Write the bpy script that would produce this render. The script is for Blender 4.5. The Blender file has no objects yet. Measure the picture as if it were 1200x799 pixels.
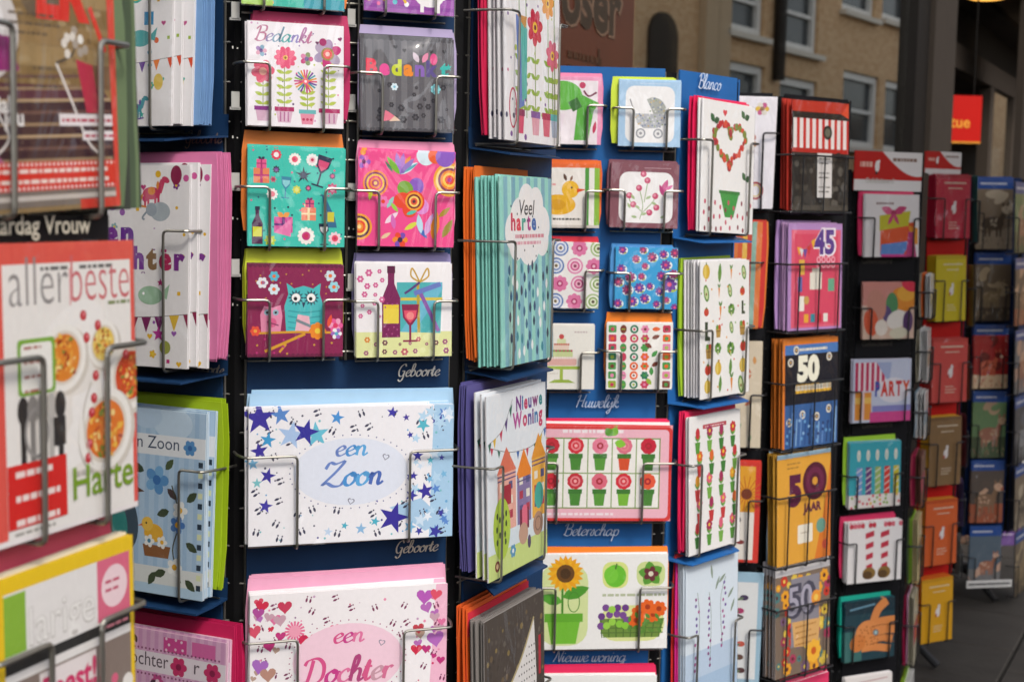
import bpy, math, random
from mathutils import Vector, Matrix, Euler

# ------------------------------------------------------------------ camera, sky, sun, exposure
scene = bpy.context.scene
COL = scene.collection
R = math.radians
PITCH, ROLL, FPX, CAM_Z = 5.4, 1.15, 1700.0, 1.60
cam_data = bpy.data.cameras.new('camera')
cam_data.sensor_width = 36.0
cam_data.lens = FPX / 1200.0 * 36.0
cam_data.clip_start = 0.05
cam_data.clip_end = 500.0
cam_data.dof.use_dof = True
cam_data.dof.focus_distance = 1.82
cam_data.dof.aperture_fstop = 9.0
cam_data.dof.aperture_blades = 7
camera = bpy.data.objects.new('camera', cam_data)
COL.objects.link(camera)
CAM_R = Matrix.Rotation(R(90 - PITCH), 3, 'X') @ Matrix.Rotation(R(ROLL), 3, 'Z')
camera.matrix_world = Matrix.Translation((0, 0, CAM_Z)) @ CAM_R.to_4x4()
scene.camera = camera

SHOP_T = 63.4                       # heading of the shop front (degrees)
SUN_AZ = (0.45, -0.893)            # horizontal direction towards the veiled sun: down the street, behind the camera
SUN_EL = 50.0
world = bpy.data.worlds.new('World')
scene.world = world
world.use_nodes = True
nt = world.node_tree
sky = nt.nodes.new('ShaderNodeTexSky')
sky.sky_type = 'NISHITA'
sky.sun_disc = False
sky.sun_elevation = R(SUN_EL)
sky.sun_rotation = math.atan2(SUN_AZ[0], SUN_AZ[1])
sky.air_density = 1.0
sky.dust_density = 3.0
sky.ozone_density = 0.6
hs = nt.nodes.new('ShaderNodeHueSaturation')
hs.inputs['Saturation'].default_value = 0.35
nt.links.new(sky.outputs[0], hs.inputs['Color'])
nt.links.new(hs.outputs[0], nt.nodes['Background'].inputs['Color'])
nt.nodes['Background'].inputs['Strength'].default_value = 0.15
sun_data = bpy.data.lights.new('sun', 'SUN')
sun_data.energy = 1.2
sun_data.angle = R(11.0)
sun_data.color = (1.0, 0.93, 0.82)
sun = bpy.data.objects.new('sun', sun_data)
COL.objects.link(sun)
sd = Vector((SUN_AZ[0] * math.cos(R(SUN_EL)), SUN_AZ[1] * math.cos(R(SUN_EL)), math.sin(R(SUN_EL))))
sun.rotation_euler = sd.to_track_quat('Z', 'Y').to_euler()
sun.location = (0, 0, 12)
vs = scene.view_settings
vs.view_transform = 'Standard'
vs.look = 'None'
vs.gamma = 1.0
vs.exposure = 0.78
scene.cycles.max_bounces = 6
scene.cycles.diffuse_bounces = 3
scene.cycles.transparent_max_bounces = 16
scene.cycles.use_denoising = True
scene.cycles.caustics_reflective = False
scene.cycles.caustics_refractive = False

RNG = random.Random(7)

# ------------------------------------------------------------------ colour and materials
def lin(hexs, k=0.86):
    h = hexs.lstrip('#')
    if len(h) == 3: h = ''.join(c * 2 for c in h)
    out = []
    for i in (0, 2, 4):
        c = int(h[i:i + 2], 16) / 255.0
        out.append(k * (c / 12.92 if c <= 0.04045 else ((c + 0.055) / 1.055) ** 2.4))
    return tuple(out)

MATS = {}
def new_mat(name):
    m = bpy.data.materials.new(name)
    m.use_nodes = True
    return m, m.node_tree, m.node_tree.nodes['Principled BSDF']

def noise_mix(nt, bsdf, col, amount, scale, detail=3.0):
    """base colour that varies a little in value with a noise texture"""
    tc = nt.nodes.new('ShaderNodeTexCoord')
    n = nt.nodes.new('ShaderNodeTexNoise')
    n.inputs['Scale'].default_value = scale
    n.inputs['Detail'].default_value = detail
    nt.links.new(tc.outputs['Object'], n.inputs['Vector'])
    mx = nt.nodes.new('ShaderNodeMix')
    mx.data_type = 'RGBA'
    mx.inputs['A'].default_value = (*[c * (1 - amount) for c in col], 1)
    mx.inputs['B'].default_value = (*[min(1, c * (1 + amount)) for c in col], 1)
    nt.links.new(n.outputs['Fac'], mx.inputs['Factor'])
    nt.links.new(mx.outputs['Result'], bsdf.inputs['Base Color'])
    return n

def add_bump(nt, bsdf, scale, strength, dist=0.002, stretch=None, sock='Normal'):
    tc = nt.nodes.new('ShaderNodeTexCoord')
    n = nt.nodes.new('ShaderNodeTexNoise')
    n.inputs['Scale'].default_value = scale
    n.inputs['Detail'].default_value = 2.0
    if stretch:
        mp = nt.nodes.new('ShaderNodeMapping')
        mp.inputs['Scale'].default_value = stretch
        nt.links.new(tc.outputs['Object'], mp.inputs['Vector'])
        nt.links.new(mp.outputs['Vector'], n.inputs['Vector'])
    else:
        nt.links.new(tc.outputs['Object'], n.inputs['Vector'])
    b = nt.nodes.new('ShaderNodeBump')
    b.inputs['Strength'].default_value = strength
    b.inputs['Distance'].default_value = dist
    nt.links.new(n.outputs['Fac'], b.inputs['Height'])
    nt.links.new(b.outputs['Normal'], bsdf.inputs[sock])

def paper(hexs, rough=0.5):
    key = ('paper', hexs, rough)
    if key not in MATS:
        m, t, b = new_mat('paper_' + hexs.lstrip('#'))
        noise_mix(t, b, lin(hexs), 0.07, 60.0)
        b.inputs['Roughness'].default_value = rough
        b.inputs['Specular IOR Level'].default_value = 0.35
        add_bump(t, b, 25, 0.25, 0.0015, (1, 1, 0.35))
        MATS[key] = m
    return MATS[key]

def plain(name, hexs, rough=0.5, metal=0.0, vary=0.08, scale=20.0, bump=None, k=0.86):
    if name not in MATS:
        m, t, b = new_mat(name)
        noise_mix(t, b, lin(hexs, k), vary, scale)
        b.inputs['Roughness'].default_value = rough
        b.inputs['Metallic'].default_value = metal
        if not metal: b.inputs['Specular IOR Level'].default_value = 0.15
        if bump:
            add_bump(t, b, *bump)
        MATS[name] = m
    return MATS[name]

def print_mat(name, rough, coat):
    m, t, b = new_mat(name)
    a = t.nodes.new('ShaderNodeAttribute')
    a.attribute_name = 'ink'
    tc = t.nodes.new('ShaderNodeTexCoord')
    n = t.nodes.new('ShaderNodeTexNoise')
    n.inputs['Scale'].default_value = 180.0
    n.inputs['Detail'].default_value = 4.0
    t.links.new(tc.outputs['Object'], n.inputs['Vector'])
    mr = t.nodes.new('ShaderNodeMapRange')
    mr.inputs['To Min'].default_value = 0.93
    mr.inputs['To Max'].default_value = 1.04
    t.links.new(n.outputs['Fac'], mr.inputs['Value'])
    mx = t.nodes.new('ShaderNodeMix')
    mx.data_type = 'RGBA'
    mx.blend_type = 'MULTIPLY'
    mx.inputs['Factor'].default_value = 1.0
    t.links.new(a.outputs['Color'], mx.inputs['A'])
    t.links.new(mr.outputs['Result'], mx.inputs['B'])
    t.links.new(mx.outputs['Result'], b.inputs['Base Color'])
    b.inputs['Roughness'].default_value = rough
    b.inputs['Specular IOR Level'].default_value = 0.3
    b.inputs['Coat Weight'].default_value = coat
    b.inputs['Coat Roughness'].default_value = 0.12
    add_bump(t, b, 14, 0.5, 0.003, (1, 1, 0.4), 'Coat Normal')
    return m
INK = print_mat('printed_ink', 0.45, 0.2)
def facing_factor(t, base, gain, power):
    """share of mirror reflection of a clear sheet, the same from both of its sides"""
    lw = t.nodes.new('ShaderNodeLayerWeight'); lw.inputs['Blend'].default_value = .5
    pw = t.nodes.new('ShaderNodeMath'); pw.operation = 'POWER'; pw.inputs[1].default_value = power
    ma = t.nodes.new('ShaderNodeMath'); ma.operation = 'MULTIPLY_ADD'; ma.inputs[1].default_value = gain; ma.inputs[2].default_value = base
    t.links.new(lw.outputs['Facing'], pw.inputs[0]); t.links.new(pw.outputs[0], ma.inputs[0])
    return ma
def sleeve_mat():
    m, t, b = new_mat('clear_cellophane')
    t.nodes.remove(b)
    g = t.nodes.new('ShaderNodeBsdfGlossy'); g.inputs['Roughness'].default_value = 0.07
    tr = t.nodes.new('ShaderNodeBsdfTransparent'); tr.inputs['Color'].default_value = (.985, .985, .985, 1)
    fr = facing_factor(t, .05, .5, 4.0)
    mx = t.nodes.new('ShaderNodeMixShader')
    tc = t.nodes.new('ShaderNodeTexCoord'); mp = t.nodes.new('ShaderNodeMapping'); mp.inputs['Scale'].default_value = (1, 1, .35); mp.inputs['Rotation'].default_value = (0, .5, 0)
    n = t.nodes.new('ShaderNodeTexNoise'); n.inputs['Scale'].default_value = 16; n.inputs['Detail'].default_value = 3; n.inputs['Distortion'].default_value = 1.2
    oi = t.nodes.new('ShaderNodeObjectInfo'); ad = t.nodes.new('ShaderNodeVectorMath'); ad.operation = 'ADD'
    t.links.new(tc.outputs['Object'], ad.inputs[0]); t.links.new(oi.outputs['Location'], ad.inputs[1]); t.links.new(ad.outputs[0], mp.inputs['Vector']); t.links.new(mp.outputs['Vector'], n.inputs['Vector'])
    bp = t.nodes.new('ShaderNodeBump'); bp.inputs['Strength'].default_value = .9; bp.inputs['Distance'].default_value = .022
    t.links.new(n.outputs['Fac'], bp.inputs['Height']); t.links.new(bp.outputs['Normal'], g.inputs['Normal'])
    t.links.new(fr.outputs[0], mx.inputs[0]); t.links.new(tr.outputs[0], mx.inputs[1]); t.links.new(g.outputs[0], mx.inputs[2])
    t.links.new(mx.outputs[0], t.nodes['Material Output'].inputs['Surface'])
    return m
SLEEVE = sleeve_mat()

WIRE = plain('galvanised_wire', '#97948c', 0.36, 0.9, 0.25, 40)
WIRE_DARK = plain('dark_wire', '#3a3a3c', 0.4, 0.7, 0.15, 30)
NAVY = plain('navy_board', '#1c385c', 0.42, 0, 0.32, 14, (30, .3, .002))
BLUE = plain('bright_blue_board', '#2863a4', 0.42, 0, 0.2, 14, (30, .3, .002))
BLACK = plain('black_board', '#17171b', 0.5, 0, 0.2, 12)
RED = plain('red_board', '#c3201c', 0.5, 0, 0.12, 12)
DBLUE = plain('deep_blue_board', '#142a52', 0.5, 0, 0.12, 12)

# ------------------------------------------------------------------ mesh helpers
def link(o):
    COL.objects.link(o)
    return o

def mesh_obj(name, verts, faces, mat, parent=None, smooth=False):
    me = bpy.data.meshes.new(name)
    me.from_pydata(verts, [], faces)
    if mat:
        me.materials.append(mat)
    if smooth:
        me.polygons.foreach_set('use_smooth', [True] * len(me.polygons))
    me.update()
    o = link(bpy.data.objects.new(name, me))
    o.parent = parent
    return o

def tag(o, label=None, cat=None, group=None, kind=None):
    if label: o['label'] = label
    if cat: o['category'] = cat
    if group: o['group'] = group
    if kind: o['kind'] = kind
    return o

def empty(name, loc, rz=0.0):
    o = link(bpy.data.objects.new(name, None))
    o.location = loc
    o.rotation_euler = (0, 0, rz)
    o.empty_display_size = 0.1
    return o

class MB:
    """collects boxes, tubes and prisms; build() links them as one mesh"""
    def __init__(self):
        self.v, self.f = [], []
    def add(self, v, f):
        b = len(self.v)
        self.v += [tuple(p) for p in v]
        self.f += [tuple(i + b for i in q) for q in f]
        return self
    def box(self, x0, x1, y0, y1, z0, z1):
        v = [(x, y, z) for z in (z0, z1) for y in (y0, y1) for x in (x0, x1)]
        return self.add(v, [(0, 2, 3, 1), (4, 5, 7, 6), (0, 1, 5, 4), (2, 6, 7, 3), (0, 4, 6, 2), (1, 3, 7, 5)])
    def tube(self, pts, r, n=8, r2=None):
        pts = [Vector(p) for p in pts]
        rings, prev = [], None
        for i, p in enumerate(pts):
            d = (pts[min(i + 1, len(pts) - 1)] - pts[max(i - 1, 0)]).normalized()
            if prev is None:
                up = Vector((0, 0, 1)) if abs(d.z) < 0.9 else Vector((1, 0, 0))
                a = d.cross(up).normalized()
            else:
                a = (prev - d * prev.dot(d)).normalized()
            prev = a
            b = d.cross(a)
            rr = r if r2 is None else r + (r2 - r) * i / (len(pts) - 1)
            rings.append([p + (a * math.cos(t) + b * math.sin(t)) * rr for t in [2 * math.pi * k / n for k in range(n)]])
        v = [q for ring in rings for q in ring]
        f = []
        for i in range(len(pts) - 1):
            for k in range(n):
                f.append((i * n + k, i * n + (k + 1) % n, (i + 1) * n + (k + 1) % n, (i + 1) * n + k))
        f.append(tuple(range(n))[::-1])
        f.append(tuple((len(pts) - 1) * n + k for k in range(n)))
        return self.add(v, f)
    def bent(self, pts, r, bend=0.006, n=8):
        """a wire with rounded bends at its inner points"""
        pts = [Vector(p) for p in pts]
        out = [pts[0]]
        for i in range(1, len(pts) - 1):
            a, c, b = pts[i - 1], pts[i], pts[i + 1]
            d1, d2 = (a - c), (b - c)
            k1, k2 = min(bend, d1.length * .45), min(bend, d2.length * .45)
            p1, p2 = c + d1.normalized() * k1, c + d2.normalized() * k2
            for t in (0, .33, .67, 1):
                out.append(p1 * (1 - t) ** 2 + c * 2 * t * (1 - t) + p2 * t * t)
        out.append(pts[-1])
        return self.tube(out, r, n)
    def prism(self, poly, y0, y1):
        """poly in x, z pushed through y"""
        n = len(poly)
        v = [(x, y0, z) for x, z in poly] + [(x, y1, z) for x, z in poly]
        f = [tuple(range(n)), tuple(range(2 * n - 1, n - 1, -1))]
        f += [(i, i + n, (i + 1) % n + n, (i + 1) % n) for i in range(n)]
        return self.add(v, f)
    def lathe(self, prof, n=24, cx=0, cy=0):
        v, f = [], []
        for r, z in prof:
            v += [(cx + r * math.cos(2 * math.pi * k / n), cy + r * math.sin(2 * math.pi * k / n), z) for k in range(n)]
        for i in range(len(prof) - 1):
            for k in range(n):
                f.append((i * n + k, i * n + (k + 1) % n, (i + 1) * n + (k + 1) % n, (i + 1) * n + k))
        f.append(tuple(range(n))[::-1]); f.append(tuple((len(prof) - 1) * n + k for k in range(n)))
        return self.add(v, f)
    def build(self, name, mat, parent=None, smooth=False):
        return mesh_obj(name, self.v, self.f, mat, parent, smooth)

# ------------------------------------------------------------------ upright planes (rack faces, shop front)
class Face:
    """an upright plane: o = foot point, t = heading of its left-to-right axis; d is distance out of it"""
    def __init__(self, ox, oy, t):
        self.o = Vector((ox, oy, 0)); self.t = R(t)
        self.e = Vector((math.cos(self.t), math.sin(self.t), 0))
        self.n = Vector((math.sin(self.t), -math.cos(self.t), 0))
    def p(self, s, d, z):
        return self.o + self.e * s + self.n * d + Vector((0, 0, z))
    def hit(self, x, y, d=0.0):
        """where the line of sight through photo point (x, y) meets the plane d in front of this face"""
        ray = CAM_R @ Vector(((x - 600.0) / FPX, (399.5 - y) / FPX, -1.0))
        c = Vector((0, 0, CAM_Z))
        k = (self.o + self.n * d - c).dot(self.n) / ray.dot(self.n)
        q = c + ray * k - self.o
        return q.dot(self.e), q.z
    def rect(self, x0, x1, y0, y1, d=0.0):
        xm, ym = (x0 + x1) / 2, (y0 + y1) / 2
        return self.hit(x0, ym, d)[0], self.hit(x1, ym, d)[0], self.hit(xm, y1, d)[1], self.hit(xm, y0, d)[1]
# ------------------------------------------------------------------ lettering
_tmp = bpy.data.scenes.new('lettering_scratch')
_TXT = {}
def glyphs(s, bold=0.0, shear=0.0):
    """triangles of a line of text in the built-in font, normalised: cap height about 0.7, from x = 0"""
    key = (s, bold, shear)
    if key not in _TXT:
        cu = bpy.data.curves.new('line', 'FONT')
        cu.body = s; cu.size = 1.0; cu.offset = bold; cu.shear = shear; cu.resolution_u = 3
        o = bpy.data.objects.new('line', cu)
        _tmp.collection.objects.link(o)
        vl = _tmp.view_layers[0]; vl.update()
        dg = vl.depsgraph
        me = bpy.data.meshes.new_from_object(o.evaluated_get(dg), depsgraph=dg)
        me.calc_loop_triangles()
        vs_ = [(v.co.x, v.co.y) for v in me.vertices]
        tr = [[vs_[i] for i in t.vertices] for t in me.loop_triangles]
        x0 = min([p[0] for p in vs_] or [0]); x1 = max([p[0] for p in vs_] or [1])
        tr = [[(p[0] - x0, p[1]) for p in t] for t in tr]
        bpy.data.objects.remove(o); bpy.data.curves.remove(cu); bpy.data.meshes.remove(me)
        _TXT[key] = (tr, x1 - x0)
    return _TXT[key]

SCRIPT = {
 'a': (1.15, [[(.85,.8),(.5,1),(.1,.6),(.15,.1),(.5,0),(.85,.6),(.9,.95),(.85,.3),(1,0),(1.25,.25)]]),
 'b': (.95, [[(0,.3),(.4,1.2),(.45,1.9),(.2,2),(.1,1.4),(.1,.2),(.4,0),(.75,.3),(.7,.8),(.4,.95),(.15,.6)]]),
 'c': (.85, [[(.75,.8),(.5,1),(.1,.6),(.15,.12),(.5,0),(.95,.3)]]),
 'd': (1.15, [[(.8,.8),(.5,1),(.1,.6),(.15,.1),(.5,0),(.85,.6),(.95,2),(.88,.4),(1,0),(1.25,.25)]]),
 'e': (.85, [[(0,.35),(.5,.55),(.75,.8),(.5,1),(.12,.6),(.2,.1),(.5,0),(.95,.3)]]),
 'g': (1.1, [[(.8,.8),(.5,1),(.1,.6),(.15,.1),(.5,0),(.85,.6),(.9,.95),(.85,-.5),(.5,-.95),(.2,-.7),(.7,-.1),(1.2,.3)]]),
 'h': (.98, [[(0,.3),(.4,1.3),(.42,1.9),(.22,2),(.12,1.3),(.1,0)],[(.1,.5),(.45,.95),(.7,.8),(.68,.2),(.8,0),(1.05,.25)]]),
 'i': (.5, [[(0,.35),(.2,.95),(.15,.25),(.3,0),(.55,.3)],[(.25,1.35),(.29,1.5)]]),
 'j': (.5, [[(.1,.5),(.3,.95),(.25,-.5),(.05,-.95),(-.2,-.7),(.2,-.2),(.55,.3)],[(.35,1.35),(.39,1.5)]]),
 'k': (.9, [[(0,.3),(.4,1.3),(.42,1.9),(.22,2),(.12,1.3),(.1,0)],[(.12,.45),(.5,1),(.65,.75),(.2,.5),(.5,.2),(.7,0),(.95,.25)]]),
 'l': (.5, [[(0,.3),(.4,1.3),(.42,1.9),(.22,2),(.12,1.3),(.15,.2),(.35,0),(.55,.3)]]),
 'n': (.98, [[(0,.5),(.15,.95),(.12,0)],[(.12,.5),(.45,.97),(.7,.8),(.68,.2),(.8,0),(1.05,.25)]]),
 'o': (.95, [[(.5,1),(.12,.65),(.15,.12),(.5,0),(.82,.4),(.75,.85),(.5,1),(.62,.78),(1.05,.85)]]),
 'p': (.9, [[(0,.5),(.15,.95),(.1,-.95)],[(.12,.5),(.45,.97),(.8,.7),(.7,.1),(.4,0),(.15,.25)]]),
 'r': (.68, [[(0,.45),(.16,.98),(.13,0)],[(.13,.5),(.3,.88),(.52,.98),(.64,.86)]]),
 's': (.65, [[(0,.2),(.35,1),(.5,.6),(.45,.1),(.15,.02),(.1,.2)]]),
 't': (.6, [[(0,.3),(.3,1.6),(.22,.3),(.35,0),(.65,.3)],[(0,1.05),(.3,1.08),(.55,1.1)]]),
 'u': (1., [[(0,.5),(.15,.95),(.12,.25),(.35,0),(.65,.4),(.75,.95),(.7,.25),(.85,0),(1.1,.3)]]),
 'v': (.8, [[(0,.5),(.15,.95),(.3,0),(.6,.5),(.65,.95),(.9,.85)]]),
 'w': (1.15, [[(0,.5),(.15,.95),(.12,.2),(.35,0),(.58,.4),(.6,.95),(.6,.2),(.8,0),(1.05,.5),(1,.95),(1.25,.85)]]),
 'B': (1.3, [[(.35,1.9),(.3,1),(.2,0)],[(-.1,1.5),(.3,2),(1,1.95),(1.05,1.3),(.4,1.05),(1.1,.95),(1.15,.2),(.6,-.05),(0,.2)]]),
 'G': (1.35, [[(1.15,1.6),(.9,2),(.4,1.7),(.15,.9),(.4,.1),(.9,.1),(1.1,.8),(.7,.85)],[(1.1,.8),(1.05,-.4),(.7,-.8),(.3,-.5)]]),
 'Z': (1.5, [[(.0,1.35),(.25,1.85),(.7,1.75),(1.3,1.95),(.8,1.1),(0,.1),(.3,.2),(.8,-.05),(1.3,0),(1.55,.4)]]),
 'D': (1.55, [[(.45,1.9),(.4,1),(.25,.1),(-.1,.1),(.2,.15),(.7,-.05),(1.3,.4),(1.3,1.4),(.8,2),(.1,1.9),(-.1,1.5)]]),
 'H': (1.4, [[(0,1.6),(.35,1.95),(.3,1),(.2,0)],[(1.2,2),(1.1,1),(1.05,.2),(1.3,.1)],[(.1,.95),(.6,1.02),(1.2,1.1)]]),
 'N': (1.35, [[(0,0),(.3,1),(.4,1.95),(.7,1),(1,0),(1.15,1),(1.3,2)]]),
 'W': (1.5, [[(0,1.7),(.2,1.95),(.35,0),(.8,1.5),(.95,0),(1.5,2)]]),
 'V': (1.0, [[(0,1.6),(.2,1.95),(.5,0),(1.1,2)]]),
 ' ': (.6, []),
}
def smooth(pts, n=6):
    if len(pts) < 3:
        return pts
    P = [pts[0]] + list(pts) + [pts[-1]]
    out = []
    for i in range(1, len(P) - 2):
        p0, p1, p2, p3 = P[i - 1], P[i], P[i + 1], P[i + 2]
        for k in range(n):
            t = k / n
            out.append(tuple(.5 * (2 * b + (c - a) * t + (2 * a - 5 * b + 4 * c - d) * t * t + (3 * b - a - 3 * c + d) * t ** 3)
                             for a, b, c, d in zip(p0, p1, p2, p3)))
    out.append(pts[-1])
    return out

# ------------------------------------------------------------------ flat printed artwork
class Art:
    """flat print for one sheet: 100 units wide, H units tall, origin bottom left"""
    def __init__(self, H, seed=1):
        self.H = H; self.W = 100.0; self.polys = []; self.r = random.Random(seed)
    def clip(self, pts):
        for ax, lim, sg in ((0, 0.0, 1), (0, self.W, -1), (1, 0.0, 1), (1, self.H, -1)):
            out = []
            n = len(pts)
            for i in range(n):
                a, b = pts[i], pts[(i + 1) % n]
                ia, ib = (a[ax] - lim) * sg >= 0, (b[ax] - lim) * sg >= 0
                if ia: out.append(a)
                if ia != ib:
                    t = (lim - a[ax]) / (b[ax] - a[ax])
                    out.append((a[0] + (b[0] - a[0]) * t, a[1] + (b[1] - a[1]) * t))
            pts = out
            if len(pts) < 3: return None
        return pts
    def poly(self, pts, col, new=True):
        if any(not (0 <= p[0] <= self.W and 0 <= p[1] <= self.H) for p in pts):
            pts = self.clip(list(pts))
            if not pts: return
        self.polys.append((pts, col, new))
    def rect(self, x0, y0, x1, y1, col):
        self.poly([(x0, y0), (x1, y0), (x1, y1), (x0, y1)], col)
    def rrect(self, x0, y0, x1, y1, r, col):
        pts = []
        for cx, cy, a in ((x1 - r, y0 + r, -90), (x1 - r, y1 - r, 0), (x0 + r, y1 - r, 90), (x0 + r, y0 + r, 180)):
            for k in range(5):
                t = R(a + k * 22.5); pts.append((cx + r * math.cos(t), cy + r * math.sin(t)))
        self.poly(pts, col)
    def disc(self, x, y, r, col, ry=None, rot=0, n=None):
        ry = r if ry is None else ry
        n = n or max(7, min(28, int(6 + max(r, ry) * 1.6)))
        c, s = math.cos(R(rot)), math.sin(R(rot))
        self.poly([(x + r * math.cos(t) * c - ry * math.sin(t) * s, y + r * math.cos(t) * s + ry * math.sin(t) * c)
                   for t in [2 * math.pi * k / n for k in range(n)]], col)
    def ring(self, x, y, r, w, col, ry=None):
        ry = r if ry is None else ry
        pts = [(x + r * math.cos(R(k * 12)), y + ry * math.sin(R(k * 12))) for k in range(31)]
        self.line(pts, w, col)
    def star(self, x, y, r, col, n=5, inner=.42, rot=90):
        self.poly([(x + (r if k % 2 == 0 else r * inner) * math.cos(R(rot + k * 180 / n)),
                    y + (r if k % 2 == 0 else r * inner) * math.sin(R(rot + k * 180 / n))) for k in range(2 * n)], col)
    def heart(self, x, y, r, col, rot=0):
        c, s = math.cos(R(rot)), math.sin(R(rot))
        pts = []
        for k in range(18):
            t = 2 * math.pi * k / 18
            u = 16 * math.sin(t) ** 3 / 16 * r
            v = (13 * math.cos(t) - 5 * math.cos(2 * t) - 2 * math.cos(3 * t) - math.cos(4 * t)) / 16 * r
            pts.append((x + u * c - v * s, y + u * s + v * c))
        self.poly(pts, col)
    def flower(self, x, y, r, pc, cc, n=6, rot=0, pw=.42, cr=.34, cc2=None):
        for k in range(n):
            a = rot + 360 * k / n
            col = pc[k % len(pc)] if isinstance(pc, (list, tuple)) else pc
            self.disc(x + r * .58 * math.cos(R(a)), y + r * .58 * math.sin(R(a)), r * .44, col, r * pw * .9, a)
        self.disc(x, y, r * cr, cc)
        if cc2: self.disc(x, y, r * cr * .5, cc2)
    def leaf(self, x, y, L, w, ang, col):
        c, s = math.cos(R(ang)), math.sin(R(ang))
        pts = [(0, 0), (.2, .35), (.5, .5), (.8, .3), (1, 0), (.8, -.3), (.5, -.5), (.2, -.35)]
        self.poly([(x + a * L * c - b * w * s, y + a * L * s + b * w * c) for a, b in pts], col)
    def line(self, pts, w, col, nib=False):
        first = True
        prev = None
        for i, p in enumerate(pts):
            a, b = pts[max(i - 1, 0)], pts[min(i + 1, len(pts) - 1)]
            dx, dy = b[0] - a[0], b[1] - a[1]
            l = math.hypot(dx, dy) or 1e-6
            k = w / 2
            if nib:
                k *= .38 + .75 * abs(math.sin(math.atan2(dy, dx) - R(20)))
            q = ((p[0] - dy / l * k, p[1] + dx / l * k), (p[0] + dy / l * k, p[1] - dx / l * k))
            if prev:
                c = col[min(i * len(col) // len(pts), len(col) - 1)] if isinstance(col, list) else col
                self.poly([prev[0], prev[1], q[1], q[0]], c, first)
                first = False
            prev = q
    def curve(self, pts, w, col, nib=False):
        self.line(smooth(pts), w, col, nib)
    def text(self, s, x, y, h, col, bold=0.0, shear=0.0, maxw=None, align='l', cols=None):
        """h = capital height; align l / c / r; maxw squeezes the line"""
        if cols:
            cx = x
            gap = h * .13
            ws = [glyphs(ch, bold, shear)[1] * h / .7 for ch in s]
            tot = sum(ws) + gap * (len(s) - 1)
            q = min(1.0, maxw / tot) if maxw else 1.0
            for i, ch in enumerate(s):
                self.text(ch, cx, y, h, cols[i % len(cols)], bold, shear, maxw=ws[i] * q)
                cx += (ws[i] + gap) * q
            return cx - x
        tr, w = glyphs(s, bold, shear)
        k = h / .7; kx = k
        if maxw and w * k > maxw: kx = maxw / w
        x -= {'l': 0, 'c': w * kx / 2, 'r': w * kx}[align]
        for i, t in enumerate(tr):
            self.poly([(x + p[0] * kx, y + p[1] * k) for p in t], col, i == 0)
        return w * kx
    def script(self, s, x, y, xh, col, w=None, slant=.28, maxw=None, cols=None, gap=1.0):
        """joined handwriting; xh = height of a small letter"""
        w = w or xh * .2
        tot = sum(SCRIPT[c][0] for c in s) * xh * gap
        kx = 1.0 if not maxw else maxw / tot
        cx = x
        for i, c in enumerate(s):
            adv, strokes = SCRIPT[c]
            for st in strokes:
                pts = [(cx + (px * gap + py * slant) * xh * kx, y + py * xh) for px, py in st]
                self.line(smooth(pts), w, cols[i % len(cols)] if cols else col, True)
            cx += adv * xh * kx * gap
    def lines(self, x0, y0, x1, n, step, col, h=.8, jag=.3):
        """unreadably small print as word-long dashes"""
        for i in range(n):
            x, end = x0, x0 + (x1 - x0) * (1 - jag * self.r.random())
            while x < end:
                l = min(self.r.uniform(1.5, 6), end - x)
                self.rect(x, y0 - i * step, x + l, y0 - i * step + h, col); x += l + 1.0
    def scatter(self, n, md, box=None, avoid=None):
        x0, y0, x1, y1 = box or (2, 2, self.W - 2, self.H - 2)
        pts = []
        for _ in range(n * 25):
            p = (self.r.uniform(x0, x1), self.r.uniform(y0, y1))
            if avoid and avoid(*p): continue
            if all((p[0] - q[0]) ** 2 + (p[1] - q[1]) ** 2 > md * md for q in pts):
                pts.append(p)
                if len(pts) >= n: break
        return pts
    def bunting(self, pts, size, cols, w=.5, lc='#777777'):
        c = smooth(pts, 5)
        self.line(c, w, lc)
        for i in range(0, len(c) - 1, 2):
            a = c[i]; b = c[min(i + 1, len(c) - 1)]
            self.poly([a, (a[0] + size, a[1] + (b[1] - a[1])), (a[0] + size * .5, a[1] - size * 1.25)], cols[(i // 2) % len(cols)])
    def pot(self, x, y, w, h, col, rim):
        self.poly([(x - w * .36, y), (x + w * .36, y), (x + w * .48, y + h * .75), (x - w * .48, y + h * .75)], col)
        self.rect(x - w * .56, y + h * .72, x + w * .56, y + h, rim)
    def gift(self, x, y, w, h, col, rib, bow=None):
        self.rect(x, y, x + w, y + h, col)
        self.rect(x + w * .42, y, x + w * .58, y + h, rib)
        self.rect(x, y + h * .45, x + w, y + h * .58, rib)
        b = bow or rib
        self.leaf(x + w / 2, y + h, w * .4, w * .28, 35, b); self.leaf(x + w / 2, y + h, w * .4, w * .28, 145, b)
    def glass(self, x, y, h, rot, bowl, wine):
        def T(u, v):
            c, s = math.cos(R(rot)), math.sin(R(rot)); return (x + u * c - v * s, y + u * s + v * c)
        self.poly([T(-.2 * h, 0), T(.2 * h, 0), T(.2 * h, .05 * h), T(-.2 * h, .05 * h)], bowl)
        self.poly([T(-.03 * h, 0), T(.03 * h, 0), T(.03 * h, .5 * h), T(-.03 * h, .5 * h)], bowl)
        self.poly([T(-.05 * h, .45 * h), T(.05 * h, .45 * h), T(.2 * h, .65 * h), T(.24 * h, h), T(-.24 * h, h), T(-.2 * h, .65 * h)], bowl)
        self.poly([T(0, .5 * h), T(.15 * h, .66 * h), T(.18 * h, .84 * h), T(-.18 * h, .84 * h), T(-.15 * h, .66 * h)], wine)
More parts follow.
